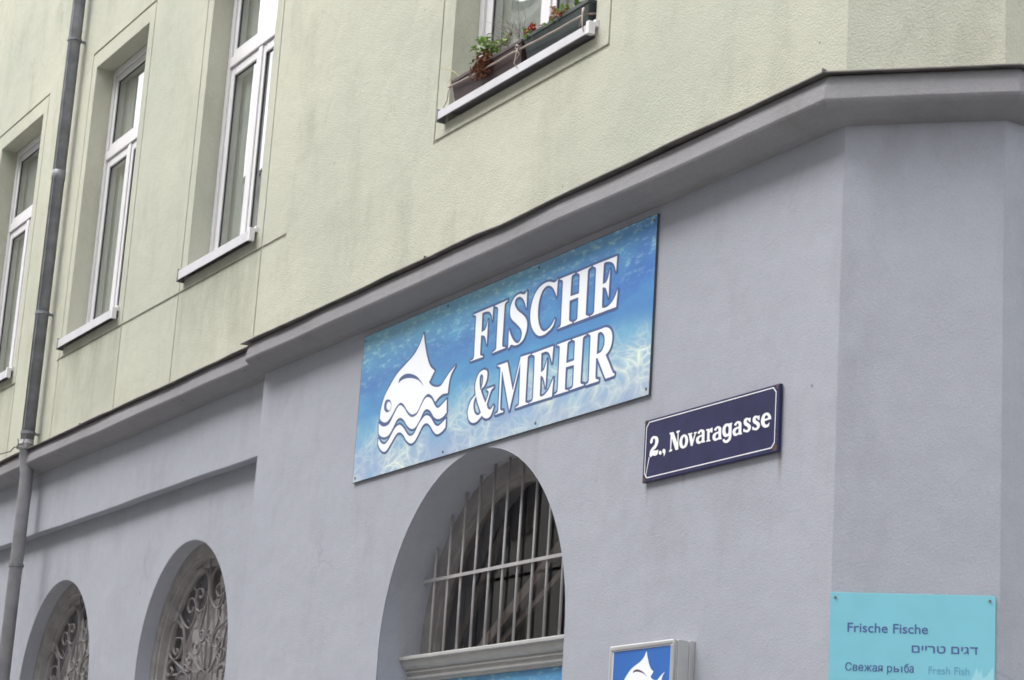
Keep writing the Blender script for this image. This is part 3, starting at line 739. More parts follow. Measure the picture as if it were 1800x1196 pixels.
# ---------------------------------------------------------------- glyphs traced for the two painted signs, metres on the facade
GLYPH = {
  'F': ['-3.0437,4.5056c -2.8351,4.5076c -2.8333,4.4351c -2.8451,4.4640 -2.8719,4.4864 -2.9073,4.4943 -2.9475,4.4952c -2.9431,4.3938c -2.9076,4.3981 -2.8903,4.4174 -2.8814,4.4454c -2.8783,4.3181c -2.8933,4.3517 -2.9142,4.3704 -2.9448,4.3774c -2.9426,4.2805c -2.9339,4.2698 -2.9107,4.2640c -2.9100,4.2588c -3.0414,4.2600c -3.0418,4.2628c -3.0138,4.2657 -3.0042,4.2779c -3.0127,4.4874c -3.0205,4.4970 -3.0433,4.5027c'],
  'I': ['-2.8149,4.5035c -2.8153,4.5068c -2.6868,4.5097c -2.6865,4.5069c -2.7052,4.5016 -2.7155,4.4920c -2.7153,4.2836c -2.7078,4.2737 -2.6806,4.2670c -2.6801,4.2631c -2.8097,4.2609c -2.8102,4.2641c -2.7834,4.2689 -2.7729,4.2780c -2.7804,4.4807c -2.7883,4.4930 -2.8149,4.5035c'],
  'S': ['-2.4941,4.5157c -2.4902,4.4298c -2.5073,4.4584 -2.5309,4.4846 -2.5632,4.5010 -2.5973,4.5002 -2.6120,4.4837 -2.6063,4.4631 -2.5775,4.4339 -2.5243,4.4019 -2.4869,4.3733 -2.4725,4.3416 -2.4784,4.3044 -2.5041,4.2710 -2.5437,4.2573 -2.5816,4.2575 -2.6132,4.2669 -2.6300,4.2669 -2.6422,4.2545c -2.6487,4.2576c -2.6530,4.3497c -2.6313,4.3183 -2.6003,4.2853 -2.5715,4.2675 -2.5446,4.2640 -2.5241,4.2805 -2.5186,4.3083 -2.5362,4.3348 -2.5803,4.3666 -2.6303,4.3997 -2.6507,4.4272 -2.6533,4.4589 -2.6382,4.4911 -2.6064,4.5119 -2.5651,4.5158 -2.5336,4.5065 -2.5109,4.5056'],
  'C': ['-2.1971,4.5137c -2.1993,4.4265c -2.2167,4.4535 -2.2413,4.4795 -2.2758,4.4971 -2.3088,4.4995 -2.3400,4.4850 -2.3618,4.4533 -2.3717,4.4132 -2.3703,4.3710 -2.3576,4.3266 -2.3354,4.2938 -2.3078,4.2760 -2.2786,4.2742 -2.2472,4.2831 -2.2237,4.2966 -2.2051,4.3155c -2.2005,4.3127c -2.2219,4.2812 -2.2596,4.2660 -2.2947,4.2577 -2.3385,4.2592 -2.3771,4.2753 -2.4141,4.3072 -2.4373,4.3461 -2.4460,4.3861 -2.4403,4.4310 -2.4195,4.4729 -2.3826,4.5035 -2.3329,4.5179 -2.2819,4.5174 -2.2370,4.5044 -2.2139,4.5040'],
  'H': ['-2.1763,4.5062c -2.1766,4.5093c -2.0390,4.5093c -2.0387,4.5066c -2.0594,4.5036 -2.0683,4.4954c -2.0690,4.4002c -1.9888,4.3984c -1.9914,4.4863c -1.9979,4.4959 -2.0160,4.5028c -2.0165,4.5070c -1.8908,4.5089c -1.8905,4.5063c -1.9105,4.5021 -1.9185,4.4939c -1.9172,4.2879c -1.9119,4.2766 -1.8858,4.2677c -1.8854,4.2632c -2.0203,4.2619c -2.0207,4.2653c -1.9989,4.2692 -1.9895,4.2773c -1.9924,4.3806c -2.0724,4.3804c -2.0690,4.2867c -2.0609,4.2766 -2.0370,4.2685c -2.0364,4.2636c -2.1697,4.2614c -2.1700,4.2644c -2.1490,4.2671 -2.1415,4.2757c -2.1459,4.4895c -2.1541,4.4988'],
  'E': ['-1.8749,4.5065c -1.8752,4.5095c -1.6621,4.5084c -1.6648,4.4357c -1.6788,4.4641 -1.7006,4.4853 -1.7315,4.4965 -1.7572,4.5004 -1.7771,4.4997c -1.7782,4.3982c -1.7485,4.4010 -1.7306,4.4209 -1.7195,4.4556c -1.7196,4.3234c -1.7337,4.3525 -1.7491,4.3739 -1.7767,4.3833c -1.7741,4.2919c -1.7664,4.2823 -1.7297,4.2792 -1.6913,4.2913 -1.6639,4.3127 -1.6421,4.3430c -1.6480,4.2637c -1.8718,4.2627c -1.8721,4.2657c -1.8489,4.2706 -1.8399,4.2804c -1.8443,4.4858c -1.8520,4.4956'],
  'ampersand': ['-2.8799,4.1864 -2.8571,4.1757 -2.8490,4.1567 -2.8543,4.1263 -2.8747,4.1024 -2.9061,4.0882 -2.8883,4.0578 -2.8502,4.0106c -2.8222,4.0526 -2.8267,4.0690 -2.8435,4.0769c -2.8442,4.0817c -2.7714,4.0822c -2.7710,4.0790c -2.7919,4.0720 -2.8088,4.0524 -2.8350,4.0031c -2.8226,3.9809 -2.7935,3.9685 -2.7644,3.9839c -2.7593,3.9804c -2.7690,3.9607 -2.7852,3.9363 -2.8193,3.9285 -2.8518,3.9360 -2.8792,3.9519c -2.8996,3.9388 -2.9377,3.9272 -2.9782,3.9308 -3.0133,3.9507 -3.0300,3.9828 -3.0299,4.0104 -3.0103,4.0426 -2.9845,4.0601 -2.9578,4.0702c -2.9694,4.1067 -2.9644,4.1453 -2.9407,4.1767 -2.9102,4.1871', '-2.9053,4.1685 -2.8911,4.1523 -2.8926,4.1172 -2.9107,4.0870 -2.9252,4.1228 -2.9281,4.1548 -2.9188,4.1681', '-2.9531,4.0647c -2.9316,4.0259 -2.8895,3.9691c -2.9105,3.9600 -2.9390,3.9645 -2.9617,3.9837 -2.9755,4.0134 -2.9718,4.0442'],
  'M': ['-2.7482,4.1818c -2.7486,4.1850c -2.6482,4.1840c -2.5746,4.0266c -2.5145,4.1871c -2.4190,4.1845c -2.4185,4.1806c -2.4389,4.1779 -2.4453,4.1703c -2.4421,3.9535c -2.4351,3.9448 -2.4109,3.9397c -2.4104,3.9355c -2.5349,3.9338c -2.5354,3.9373c -2.5113,3.9421 -2.5026,3.9501c -2.5142,4.1611c -2.5965,3.9323c -2.6985,4.1574c -2.6927,3.9562c -2.6822,3.9468 -2.6585,3.9411c -2.6577,3.9352c -2.7383,3.9339c -2.7388,3.9374c -2.7182,3.9399 -2.7087,3.9491c -2.7150,4.1654c -2.7264,4.1752'],
  'E2': ['-2.4056,4.1786c -2.4060,4.1819c -2.2028,4.1831c -2.2048,4.1027c -2.2211,4.1322 -2.2391,4.1553 -2.2673,4.1681 -2.3135,4.1690c -2.3058,4.0719c -2.2798,4.0792 -2.2665,4.0967 -2.2538,4.1250c -2.2540,3.9908c -2.2696,4.0259 -2.2877,4.0489 -2.3075,4.0543c -2.3042,3.9625c -2.2953,3.9519 -2.2610,3.9534 -2.2217,3.9743 -2.2018,3.9985 -2.1834,4.0221c -2.1868,3.9344c -2.4016,3.9361c -2.4020,3.9394c -2.3754,3.9446 -2.3676,3.9572c -2.3746,4.1609c -2.3836,4.1710'],
  'H2': ['-2.1661,4.1798c -2.1665,4.1831c -2.0413,4.1839c -2.0409,4.1807c -2.0613,4.1775 -2.0691,4.1684c -2.0706,4.0755c -1.9985,4.0761c -1.9993,4.1639c -2.0055,4.1736 -2.0246,4.1796c -2.0250,4.1836c -1.8995,4.1830c -1.8992,4.1799c -1.9220,4.1765 -1.9297,4.1675c -1.9291,3.9595c -1.9231,3.9508 -1.8971,3.9437c -1.8967,3.9394c -2.0236,3.9378c -2.0240,3.9414c -2.0024,3.9451 -1.9940,3.9552c -1.9961,4.0543c -2.0714,4.0561c -2.0695,3.9533c -2.0612,3.9449 -2.0364,3.9412c -2.0359,3.9364c -2.1644,3.9365c -2.1648,3.9397c -2.1429,3.9446 -2.1343,3.9545c -2.1380,4.1635c -2.1442,4.1726'],
  'R': ['-1.8827,4.1806c -1.8831,4.1842c -1.7795,4.1827 -1.7302,4.1831 -1.6938,4.1692 -1.6716,4.1421 -1.6672,4.1108 -1.6779,4.0787 -1.6982,4.0598 -1.7184,4.0521c -1.6886,4.0126 -1.6446,3.9527c -1.6304,3.9484c -1.6330,3.9394c -1.7069,3.9376c -1.7870,4.0494c -1.7999,4.0509c -1.7968,3.9596c -1.7888,3.9499 -1.7656,3.9444c -1.7670,3.9370c -1.8784,3.9363c -1.8788,3.9398c -1.8613,3.9441 -1.8536,3.9523c -1.8596,4.1657c -1.8677,4.1750', '-1.7956,4.1678c -1.7747,4.1703 -1.7548,4.1626 -1.7367,4.1431 -1.7314,4.1115 -1.7415,4.0868 -1.7611,4.0721 -1.7974,4.0677c'],
  'fish': ['-3.5993,4.5115c -3.5759,4.4475 -3.5464,4.3859 -3.5118,4.3331 -3.4812,4.3047 -3.4386,4.2812c -3.4951,4.2270c -3.4589,4.2036 -3.4047,4.1870 -3.3532,4.1856 -3.3066,4.2141 -3.2603,4.2424 -3.2048,4.2659c -3.2456,4.2277 -3.2619,4.1942 -3.2667,4.1587 -3.2690,4.1319c -3.3202,4.1362 -3.3659,4.1268 -3.4053,4.1078c -3.4429,4.1426 -3.4918,4.1649 -3.5360,4.1550 -3.5704,4.1237 -3.6107,4.0870 -3.6699,4.0828 -3.7289,4.1152 -3.7759,4.1540 -3.8195,4.1705 -3.8650,4.1559 -3.9074,4.1217 -3.9577,4.0917 -3.9993,4.0906 -4.0368,4.1040 -4.0614,4.1238c -4.0555,4.1707 -4.0247,4.2359 -3.9639,4.2895 -3.8893,4.3403 -3.7862,4.3791 -3.6971,4.4135 -3.6375,4.4590', '-3.8632,4.2838c -3.8500,4.3113 -3.7905,4.3230 -3.7282,4.3153 -3.6501,4.2891 -3.5908,4.2508 -3.5523,4.2164c -3.6186,4.2587 -3.6893,4.2834 -3.7587,4.2955 -3.8201,4.2966', '-3.9820,4.2161 -3.9495,4.2057 -3.9288,4.1820 -3.9300,4.1569 -3.9526,4.1428 -3.9880,4.1459 -4.0155,4.1675 -4.0178,4.1965 -4.0039,4.2133'],
  'eye': ['-3.9625,4.2002 -3.9411,4.1891 -3.9322,4.1699 -3.9405,4.1535 -3.9598,4.1522 -3.9815,4.1652 -3.9876,4.1839 -3.9788,4.1978'],
  'wave1': ['-4.0707,4.0965c -4.0244,4.0735 -3.9812,4.0669 -3.9340,4.0754 -3.8861,4.1183 -3.8438,4.1524 -3.8101,4.1552 -3.7652,4.1304 -3.7183,4.0917 -3.6675,4.0681 -3.6087,4.0743 -3.5569,4.1215 -3.5216,4.1465 -3.4891,4.1472 -3.4471,4.1280 -3.4016,4.0840 -3.3673,4.0694 -3.3305,4.0786 -3.2768,4.1000c -3.2660,4.0290c -3.3076,4.0115 -3.3580,4.0091 -3.4056,4.0269 -3.4501,4.0644 -3.4920,4.0833 -3.5302,4.0772 -3.5697,4.0374 -3.6173,4.0048 -3.6636,4.0038 -3.7146,4.0290 -3.7614,4.0673 -3.8052,4.0854 -3.8453,4.0804 -3.8870,4.0430 -3.9365,4.0096 -3.9918,4.0071 -4.0363,4.0214 -4.0603,4.0377c'],
  'wave2': ['-4.0580,4.0088c -4.0222,3.9813 -3.9778,3.9672 -3.9317,3.9818 -3.8712,4.0311 -3.8328,4.0472 -3.7984,4.0450 -3.7535,4.0194 -3.7067,3.9813 -3.6709,3.9667 -3.6252,3.9721 -3.5792,4.0143 -3.5252,4.0457 -3.4866,4.0488 -3.4447,4.0300 -3.3927,3.9855 -3.3522,3.9714 -3.3154,3.9796 -3.2700,3.9965c -3.2668,3.9511c -3.3083,3.9334 -3.3584,3.9289 -3.4001,3.9503 -3.4445,3.9874 -3.4865,4.0073 -3.5311,4.0007 -3.5768,3.9587 -3.6181,3.9280 -3.6641,3.9256 -3.7153,3.9517 -3.7545,3.9854 -3.7986,4.0057 -3.8387,4.0012 -3.8939,3.9625 -3.9434,3.9289 -3.9847,3.9267 -4.0309,3.9510 -4.0572,3.9801c'],
  'two': ['-1.2937,3.5813 -1.2893,3.5958 -1.2748,3.6042 -1.2578,3.6038 -1.2383,3.5967 -1.2289,3.5827 -1.2312,3.5663 -1.2455,3.5495 -1.2675,3.5426c -1.2560,3.5401 -1.2408,3.5383 -1.2259,3.5393c -1.2317,3.5203 -1.2501,3.5156 -1.2693,3.5194 -1.2839,3.5141c -1.2940,3.5208c -1.2901,3.5412 -1.2761,3.5539 -1.2564,3.5657 -1.2529,3.5820 -1.2607,3.5937 -1.2726,3.5913 -1.2746,3.5800 -1.2855,3.5742'],
  'dot': ['-1.2103,3.5323 -1.2005,3.5273 -1.1997,3.5178 -1.2087,3.5141 -1.2182,3.5194 -1.2190,3.5289'],
  'comma': ['-1.1808,3.5364 -1.1698,3.5291 -1.1700,3.5136 -1.1798,3.5025c -1.1805,3.5147 -1.1908,3.5228 -1.1910,3.5332'],
  'N': ['-1.1404,3.5935c -1.1410,3.6009c -1.1121,3.5994c -1.0777,3.5454c -1.0791,3.5898c -1.0877,3.5918c -1.0884,3.6002c -1.0639,3.6000c -1.0640,3.5929c -1.0723,3.5921c -1.0688,3.5173c -1.0900,3.5176c -1.1230,3.5753c -1.1256,3.5263c -1.1164,3.5260c -1.1175,3.5177c -1.1392,3.5171c -1.1390,3.5241c -1.1317,3.5247c -1.1329,3.5924c'],
  'o': ['-1.0300,3.5769 -1.0096,3.5697 -0.9974,3.5525 -0.9977,3.5341 -1.0093,3.5204 -1.0306,3.5163 -1.0492,3.5221 -1.0613,3.5372 -1.0610,3.5557 -1.0513,3.5708', '-1.0285,3.5674 -1.0182,3.5556 -1.0182,3.5371 -1.0295,3.5254 -1.0392,3.5381 -1.0400,3.5567'],
  'v': ['-0.9988,3.5707c -0.9981,3.5756c -0.9668,3.5745c -0.9664,3.5687c -0.9725,3.5688c -0.9618,3.5421c -0.9474,3.5679c -0.9539,3.5689c -0.9536,3.5742c -0.9328,3.5735c -0.9331,3.5684c -0.9395,3.5680c -0.9606,3.5180c -0.9732,3.5182c -0.9923,3.5698c'],
  'a': ['-0.9254,3.5693 -0.9083,3.5779 -0.8923,3.5775 -0.8777,3.5702 -0.8743,3.5585 -0.8735,3.5280c -0.8683,3.5242c -0.8686,3.5198c -0.8880,3.5200c -0.8910,3.5229c -0.9038,3.5193 -0.9180,3.5193 -0.9310,3.5263 -0.9359,3.5392 -0.9309,3.5487 -0.9136,3.5543 -0.8935,3.5553c -0.8938,3.5635 -0.9006,3.5696 -0.9082,3.5673 -0.9106,3.5616 -0.9214,3.5636', '-0.8933,3.5482c -0.8923,3.5308c -0.9045,3.5275 -0.9149,3.5341 -0.9100,3.5446'],
  'r': ['-0.8616,3.5668c -0.8621,3.5729c -0.8392,3.5723c -0.8386,3.5643c -0.8298,3.5724 -0.8166,3.5733c -0.8152,3.5547c -0.8249,3.5535 -0.8296,3.5599c -0.8369,3.5545c -0.8357,3.5248c -0.8280,3.5237c -0.8293,3.5182c -0.8591,3.5192c -0.8584,3.5243c -0.8522,3.5248c -0.8538,3.5660c'],
  'g': ['-0.6729,3.5729c -0.6772,3.5654c -0.6765,3.5165 -0.6840,3.5016 -0.7021,3.4933 -0.7228,3.4954 -0.7365,3.5054 -0.7359,3.5113 -0.7256,3.5118 -0.7201,3.5060 -0.7097,3.5044 -0.6966,3.5115 -0.6956,3.5223c -0.7073,3.5187 -0.7245,3.5206 -0.7373,3.5316 -0.7428,3.5464 -0.7396,3.5640 -0.7248,3.5738 -0.7112,3.5747 -0.6974,3.5725c', '-0.7122,3.5638 -0.6988,3.5577 -0.6983,3.5357 -0.7081,3.5296 -0.7190,3.5388 -0.7201,3.5550'],
  's': ['-0.5445,3.5735c -0.5449,3.5543c -0.5534,3.5568c -0.5623,3.5664 -0.5706,3.5658 -0.5684,3.5575 -0.5512,3.5479 -0.5406,3.5374 -0.5430,3.5240 -0.5590,3.5156 -0.5741,3.5169 -0.5843,3.5208c -0.5910,3.5204c -0.5929,3.5340c -0.5862,3.5335c -0.5764,3.5267 -0.5630,3.5261 -0.5601,3.5315 -0.5672,3.5395 -0.5844,3.5481 -0.5918,3.5592 -0.5877,3.5724 -0.5730,3.5770 -0.5578,3.5732 -0.5512,3.5736c'],
  'e': ['-0.4381,3.5767 -0.4217,3.5733 -0.4074,3.5617 -0.4006,3.5456c -0.4459,3.5439c -0.4436,3.5342 -0.4351,3.5270 -0.4222,3.5280 -0.4128,3.5337c -0.4153,3.5201 -0.4279,3.5152 -0.4458,3.5170 -0.4628,3.5274 -0.4713,3.5444 -0.4680,3.5595 -0.4574,3.5726', '-0.4368,3.5660 -0.4259,3.5623 -0.4224,3.5528c -0.4463,3.5518c -0.4453,3.5618'],
}
def contours(n, k=5): return [smooth_contour(parse(s), k) for s in GLYPH[n]]
def word(names, y, depth): return merge([fill(contours(n), depth, facade_plane(y)) for n in names], 'lettering')
def rim(names, y, depth, d):
    out = []
    for n in names:
        out.append(fill(grown(contours(n), d), depth, facade_plane(y)))
    return merge(out, 'lettering_outline')

S = tag(empty('shop_banner', (-2.875, 0, 3.81)), 'large blue underwater shop banner with white fish above the arch', 'sign')
def child_world(o, parent): o.parent = parent; o.matrix_parent_inverse = Matrix.Translation(-parent.location); return o
def wb(mb, name, mat, parent, **k): return child_world(mb.build(name, mat, **k), parent)
def wl_(name, me, mat, parent): return child_world(link(name, me, mat), parent)
wb(MB().box(-4.352, -1.338, -.0135, -.006, 3.803, 4.634), 'panel', M['banner'], S, bevel=.0012)
wb(MB().box(-4.3535, -4.352, -.0138, -.004, 3.8015, 4.6355).box(-1.338, -1.3365, -.0138, -.004, 3.8015, 4.6355).box(-4.352, -1.338, -.0138, -.004, 3.8015, 3.803).box(-4.352, -1.338, -.0138, -.004, 4.634, 4.6355), 'panel_edge', M['alu_dark'], S)
LET = ['F', 'I', 'S', 'C', 'H', 'E', 'ampersand', 'M', 'E2', 'H2', 'R']
for i, n in enumerate(LET):
    wl_('lettering_outline', rim([n], -.0142-.0001*(i % 3), .0008, .0130), M['letter_blue'], S)
wl_('lettering', word(LET, -.0154, .0008), M['letter_white'], S)
FISH = ['fish', 'wave1', 'wave2']
for i, n in enumerate(FISH): wl_('emblem_outline', rim([n], -.0142-.0001*i, .0008, .0125), M['letter_blue'], S)
wl_('fish_emblem', word(FISH, -.0154, .0008), M['letter_white'], S)
# brow and eye ring are holes in the white fish: the blue shows through; the white of the eye sits in the ring
me = merge([fill([c], .0006, facade_plane(-.0149)) for c in contours('fish')[1:]], 'x'); wl_('fish_features', me, M['letter_blue'], S)
wl_('fish_eye', fill(contours('eye'), .0008, facade_plane(-.0156)), M['letter_white'], S)
for x, z in ((-4.33, 4.608), (-3.34, 4.612), (-2.39, 4.612), (-1.36, 4.608), (-4.32, 3.826), (-3.28, 3.825), (-2.33, 3.828), (-1.36, 3.832)):
    wb(MB().tube([(x, -.0135, z), (x, -.0165, z)], .007, 10), 'screw', M['screw'], S)

# ---------------------------------------------------------------- street name sign
T = tag(empty('street_sign', (-.87, 0, 3.55)), 'navy enamel street name sign with white lettering and rusty corners', 'street sign')
X0, X1, Q0, Q1 = -1.345, -.351, 3.407, 3.6848
wb(MB().box(X0, X1, -.0205, -.004, Q0, Q1), 'plate', M['enamel'], T, bevel=.004)
def chamf(x0, x1, z0, z1, c): return [(x0+c, z0), (x1-c, z0), (x1-c*.55, z0+c*.45), (x1, z0+c), (x1, z1-c), (x1-c*.45, z1-c*.55), (x1-c, z1), (x0+c, z1), (x0+c*.45, z1-c*.55), (x0, z1-c), (x0, z0+c), (x0+c*.55, z0+c*.45)]
wl_('border_line', fill([chamf(-1.330, -.372, 3.4245, 3.6745, .021), chamf(-1.3260, -.3760, 3.4285, 3.6705, .0197)], .0006, facade_plane(-.0209)), M['enamel_white'], T)
def shifted(n, dx, dz, y=-.0210): 
    return fill([[(p[0]+dx, p[1]+dz) for p in c] for c in contours(n)], .0008, facade_plane(y))
ms = [shifted(n, 0, 0) for n in ('two', 'dot', 'comma', 'N', 'o', 'v', 'a', 'r', 'g', 's', 'e')]
ms += [shifted('a', .1226, -.005), shifted('a', .2669, -.006), shifted('s', .0625, -.001)]
wl_('lettering', merge(ms, 'lettering'), M['enamel_white'], T)
wl_('scratch', fill([[(-1.3205, 3.432), (-1.3175, 3.432), (-1.2935, 3.515), (-1.298, 3.517)]], .0006, facade_plane(-.0208)), M['enamel_white'], T)
def blob(x, z, r, n=14): return [(x+r*(1+.35*random.uniform(-1, 1))*cos(2*pi*k/n), z+r*(1+.35*random.uniform(-1, 1))*sin(2*pi*k/n)) for k in range(n)]
for x, z, r in ((X0+.016, Q0+.012, .014), (X1-.018, Q0+.017, .0155), (X1-.015, Q1-.012, .010), (X0+.010, Q1-.010, .008), (X1-.006, Q0+.05, .004), (X1-.006, Q0+.07, .003), (X0+.09, Q0+.004, .004), (X0+.13, Q0+.005, .0035), (X0+.35, Q0+.004, .003)):
    wl_('rust_patch', fill([smooth_contour([(a, b, False) for a, b in blob(x, z, r)], 3)], .0012, facade_plane(-.0208)), M['rust'], T)

# ---------------------------------------------------------------- illuminated box sign by the shop window (unlit)
BX = tag(empty('box_sign', (-1.15, 0, 2.0)), 'small aluminium box sign with white fish on blue by the arch', 'sign')
x0, x1, zt, zb_, yf = -1.396, -.905, 2.694, 2.02, -.104
m = MB()
prof = [(yf+.002, 0), (yf-.006, .004), (yf-.008, .013), (yf-.002, .020), (yf+.010, .021)]
# frame of rounded rails round the face
m.box(x0, x1, yf-.006, yf+.014, zt-.020, zt); m.box(x0, x1, yf-.006, yf+.014, zb_, zb_+.020); m.box(x0, x0+.020, yf-.006, yf+.014, zb_+.020, zt-.020); m.box(x1-.020, x1, yf-.006, yf+.014, zb_+.020, zt-.020)
wb(m, 'frame', M['aluminium'], BX, bevel=.006)
m = MB(); m.box(x0+.004, x1-.004, yf+.0145, yf+.020, zb_+.004, zt-.004); m.box(x0+.001, x1-.001, yf+.0205, yf+.070, zb_+.001, zt-.001); m.box(x0+.004, x1-.004, yf+.0705, yf+.076, zb_+.004, zt-.004); m.box(x0, x1, yf+.0765, -.001, zb_, zt)
wb(m, 'housing', M['aluminium'], BX, bevel=.002)
wb(MB().box(x0+.021, x1-.021, yf+.002, yf+.012, zb_+.021, zt-.021), 'face', M['box_blue'], BX)
wb(MB().box(x0+.021, x0+.026, yf+.001, yf+.0018, zb_+.021, zt-.021).box(x0+.026, x1-.021, yf+.001, yf+.0018, zt-.0245, zt-.021), 'face_edge', M['letter_white'], BX)
# the same fish, about a quarter of the size: banner tip and tail tip give the scale
tip = parse(GLYPH['fish'][0])[0]
tail = max(parse(GLYPH['fish'][0]), key=lambda q: q[0])
sx = (-.9655+1.1123)/(tail[0]-tip[0]); sz = (2.5641-2.6576)/(tail[1]-tip[1])
def lb(c): return [(-1.1123+(p[0]-tip[0])*sx, 2.6566+(p[1]-tip[1])*sz) for p in c]
for k, (nm, mt, y) in enumerate((('fish', 'letter_white', yf+.0010), ('wave1', 'letter_white', yf+.0010), ('wave2', 'letter_white', yf+.0010))):
    cs = [lb(c) for c in contours(nm)]
    wl_('fish_emblem', fill(cs, .0008, facade_plane(y)), M[mt], BX)
wl_('fish_features', merge([fill([lb(c)], .0004, facade_plane(yf+.0015)) for c in contours('fish')[1:]], 'x'), M['brow'], BX)
wl_('fish_eye', fill([lb(c) for c in contours('eye')], .0008, facade_plane(yf+.0008)), M['letter_white'], BX)

# ---------------------------------------------------------------- turquoise board on the chamfered corner
PB = tag(empty('fish_board', (.21, .21, 2.0)), 'turquoise board reading fresh fish in four languages on the chamfered corner', 'sign')
cp = chamfer_plane
def cbox(s0, s1, z0, z1, o0, o1):
    m = MB(); vs = [cp(0)(s, z, o) for s in (s0, s1) for o in (o0, o1) for z in (z0, z1)]
    return m.add(vs, [(0, 1, 3, 2), (4, 6, 7, 5), (0, 4, 5, 1), (2, 3, 7, 6), (0, 2, 6, 4), (1, 5, 7, 3)])
wb(cbox(-.004, .605, 1.75, 2.817, .003, .009), 'board', M['poster'], PB, bevel=.001)
wl_('lettering', text_mesh('Frische Fische', (.0635, .361, 2.6685, 2.7040), cp(.0095), .0008), M['poster_text'], PB)
dalet = fill([[(.5150, 2.6262), (.5150, 2.6206), (.5335, 2.6206), (.5335, 2.5985), (.5395, 2.5985), (.5395, 2.6206), (.5432, 2.6206), (.5432, 2.6262)]], .0008, cp(.0095))
wl_('lettering', merge([text_mesh('םיירט םיג', (.3025, .5110, 2.5985, 2.6262), cp(.0095), .0008, .014), dalet], 'x'), M['poster_text'], PB)
yeru = [fill([[(.2380, 2.5250), (.2430, 2.5250), (.2430, 2.5470), (.2380, 2.5470)]], .0008, cp(.0095)),
        fill([smooth_contour([(.2434, 2.5388, True), (.2500, 2.5388, False), (.2562, 2.5370, False), (.2588, 2.5320, False), (.2562, 2.5270, False), (.2500, 2.5250, False), (.2434, 2.5250, True)], 5),
              smooth_contour([(.2434, 2.5348, True), (.2495, 2.5346, False), (.2530, 2.5320, False), (.2495, 2.5292, False), (.2434, 2.5290, True)], 5)], .0008, cp(.0095)),
        fill([[(.2652, 2.5250), (.2702, 2.5250), (.2702, 2.5470), (.2652, 2.5470)]], .0008, cp(.0095))]
two = lambda b, x: [text_mesh(b, x, cp(.0095), .0008, 0, 4), text_mesh(b, (x[0]+.0011, x[1]+.0011, x[2], x[3]), cp(.0096), .0008, 0, 4)]
wl_('lettering', merge(two('Свежая', (.0590, .1965, 2.5246, 2.5560))+two('р', (.2136, .2315, 2.5160, 2.5475))+two('ба', (.2765, .3100, 2.5246, 2.5580))+yeru, 'x'), M['poster_text'], PB)
wl_('pale_lettering', text_mesh('Fresh Fish', (.365, .5135, 2.5228, 2.5505), cp(.0095), .0008, 0), M['poster_text_pale'], PB)
ice = [(.52, 2.44), (.515, 2.50), (.530, 2.525), (.540, 2.552), (.548, 2.528), (.556, 2.545), (.562, 2.515), (.575, 2.52), (.585, 2.535), (.594, 2.548), (.600, 2.555), (.603, 2.45), (.603, 2.0), (.3, 2.0), (.0, 2.0), (.0, 2.47), (.008, 2.478), (.016, 2.483), (.024, 2.474), (.05, 2.46), (.10, 2.45), (.2, 2.44), (.35, 2.45), (.45, 2.44)]
wl_('ice_print', fill([ice], .0005, cp(.0093)), M['poster_ice'], PB)
for s, z in ((.016, 2.797), (.585, 2.797)): wb(MB().tube([cp(.009)(s, z, 0), cp(.0125)(s, z, 0)], .0055, 10), 'screw', M['screw'], PB)

# ---------------------------------------------------------------- flower boxes on the wide window's sill
def trough(name, x0, x1, mat, label, taper=.02):
    h, y0, y1 = .135, -.035, .115; base = 5.758
    t = tag(empty(name, ((x0+x1)/2, .04, base)), label, 'flower box', 'flower boxes on the window sill')
    w = (x1-x0)/2; m = MB(); cy = .04
    lo = [(-w+taper, y0+.018-cy), (w-taper, y0+.018-cy), (w-taper, y1-.018-cy), (-w+taper, y1-.018-cy)]; hi = [(-w, y0-cy), (w, y0-cy), (w, y1-cy), (-w, y1-cy)]
    inn = [(-w+.012, y0+.010-cy), (w-.012, y0+.010-cy), (w-.012, y1-.010-cy), (-w+.012, y1-.010-cy)]
    v = [(*p, 0) for p in lo]+[(*p, h-.02) for p in hi]+[(p[0]*1.012, p[1]*1.06, h-.02) for p in hi]+[(p[0]*1.012, p[1]*1.06, h) for p in hi]+[(*p, h) for p in inn]+[(*p, h-.03) for p in inn]
    f = [(3, 2, 1, 0)]
    for L in range(5):
        for k in range(4): f.append((L*4+k, L*4+(k+1) % 4, L*4+4+(k+1) % 4, L*4+4+k))
    m.add(v, f); m.build('trough', mat, t, bevel=.004)
    s = MB(); n = 14
    for i in range(n):
        for k in range(4):
            a = [-w+.013+(2*w-.026)*(i+q)/n for q in (0, 1)]; b = [y0-cy+.011+(y1-y0-.022)*(k+q)/4 for q in (0, 1)]
            z = lambda x, y: h-.022+.006*sin(x*41+y*23)+.004*sin(x*97)
            s.quad((a[0], b[0], z(a[0], b[0])), (a[1], b[0], z(a[1], b[0])), (a[1], b[1], z(a[1], b[1])), (a[0], b[1], z(a[0], b[1])))
    s.build('soil', M['soil'], t)
    return t
trough('flower_box', -3.445, -2.685, M['pot_brown'], 'dark brown plastic flower box on the sill, left of the green one')
trough('flower_box', -2.660, -2.025, M['pot_green'], 'dark green plastic flower box on the sill, beside the brown one')

def leaf(m, p, d, L, wd, fold=.3):
    """one pointed, folded leaf"""
    d = Vector(d).normalized(); s = d.cross(Vector((random.uniform(-.4, .4), random.uniform(-.4, .4), 1))).normalized(); n = s.cross(d)
    p = Vector(p); a = p; b = p+d*L*.5+s*wd+n*wd*fold; c = p+d*L-n*L*.12; e = p+d*L*.5-s*wd+n*wd*fold; mid = p+d*L*.5
    m.add([a, b, c, e, mid], [(0, 1, 4), (1, 2, 4), (0, 4, 3), (4, 2, 3)])
def rnd(a): return random.uniform(-a, a)
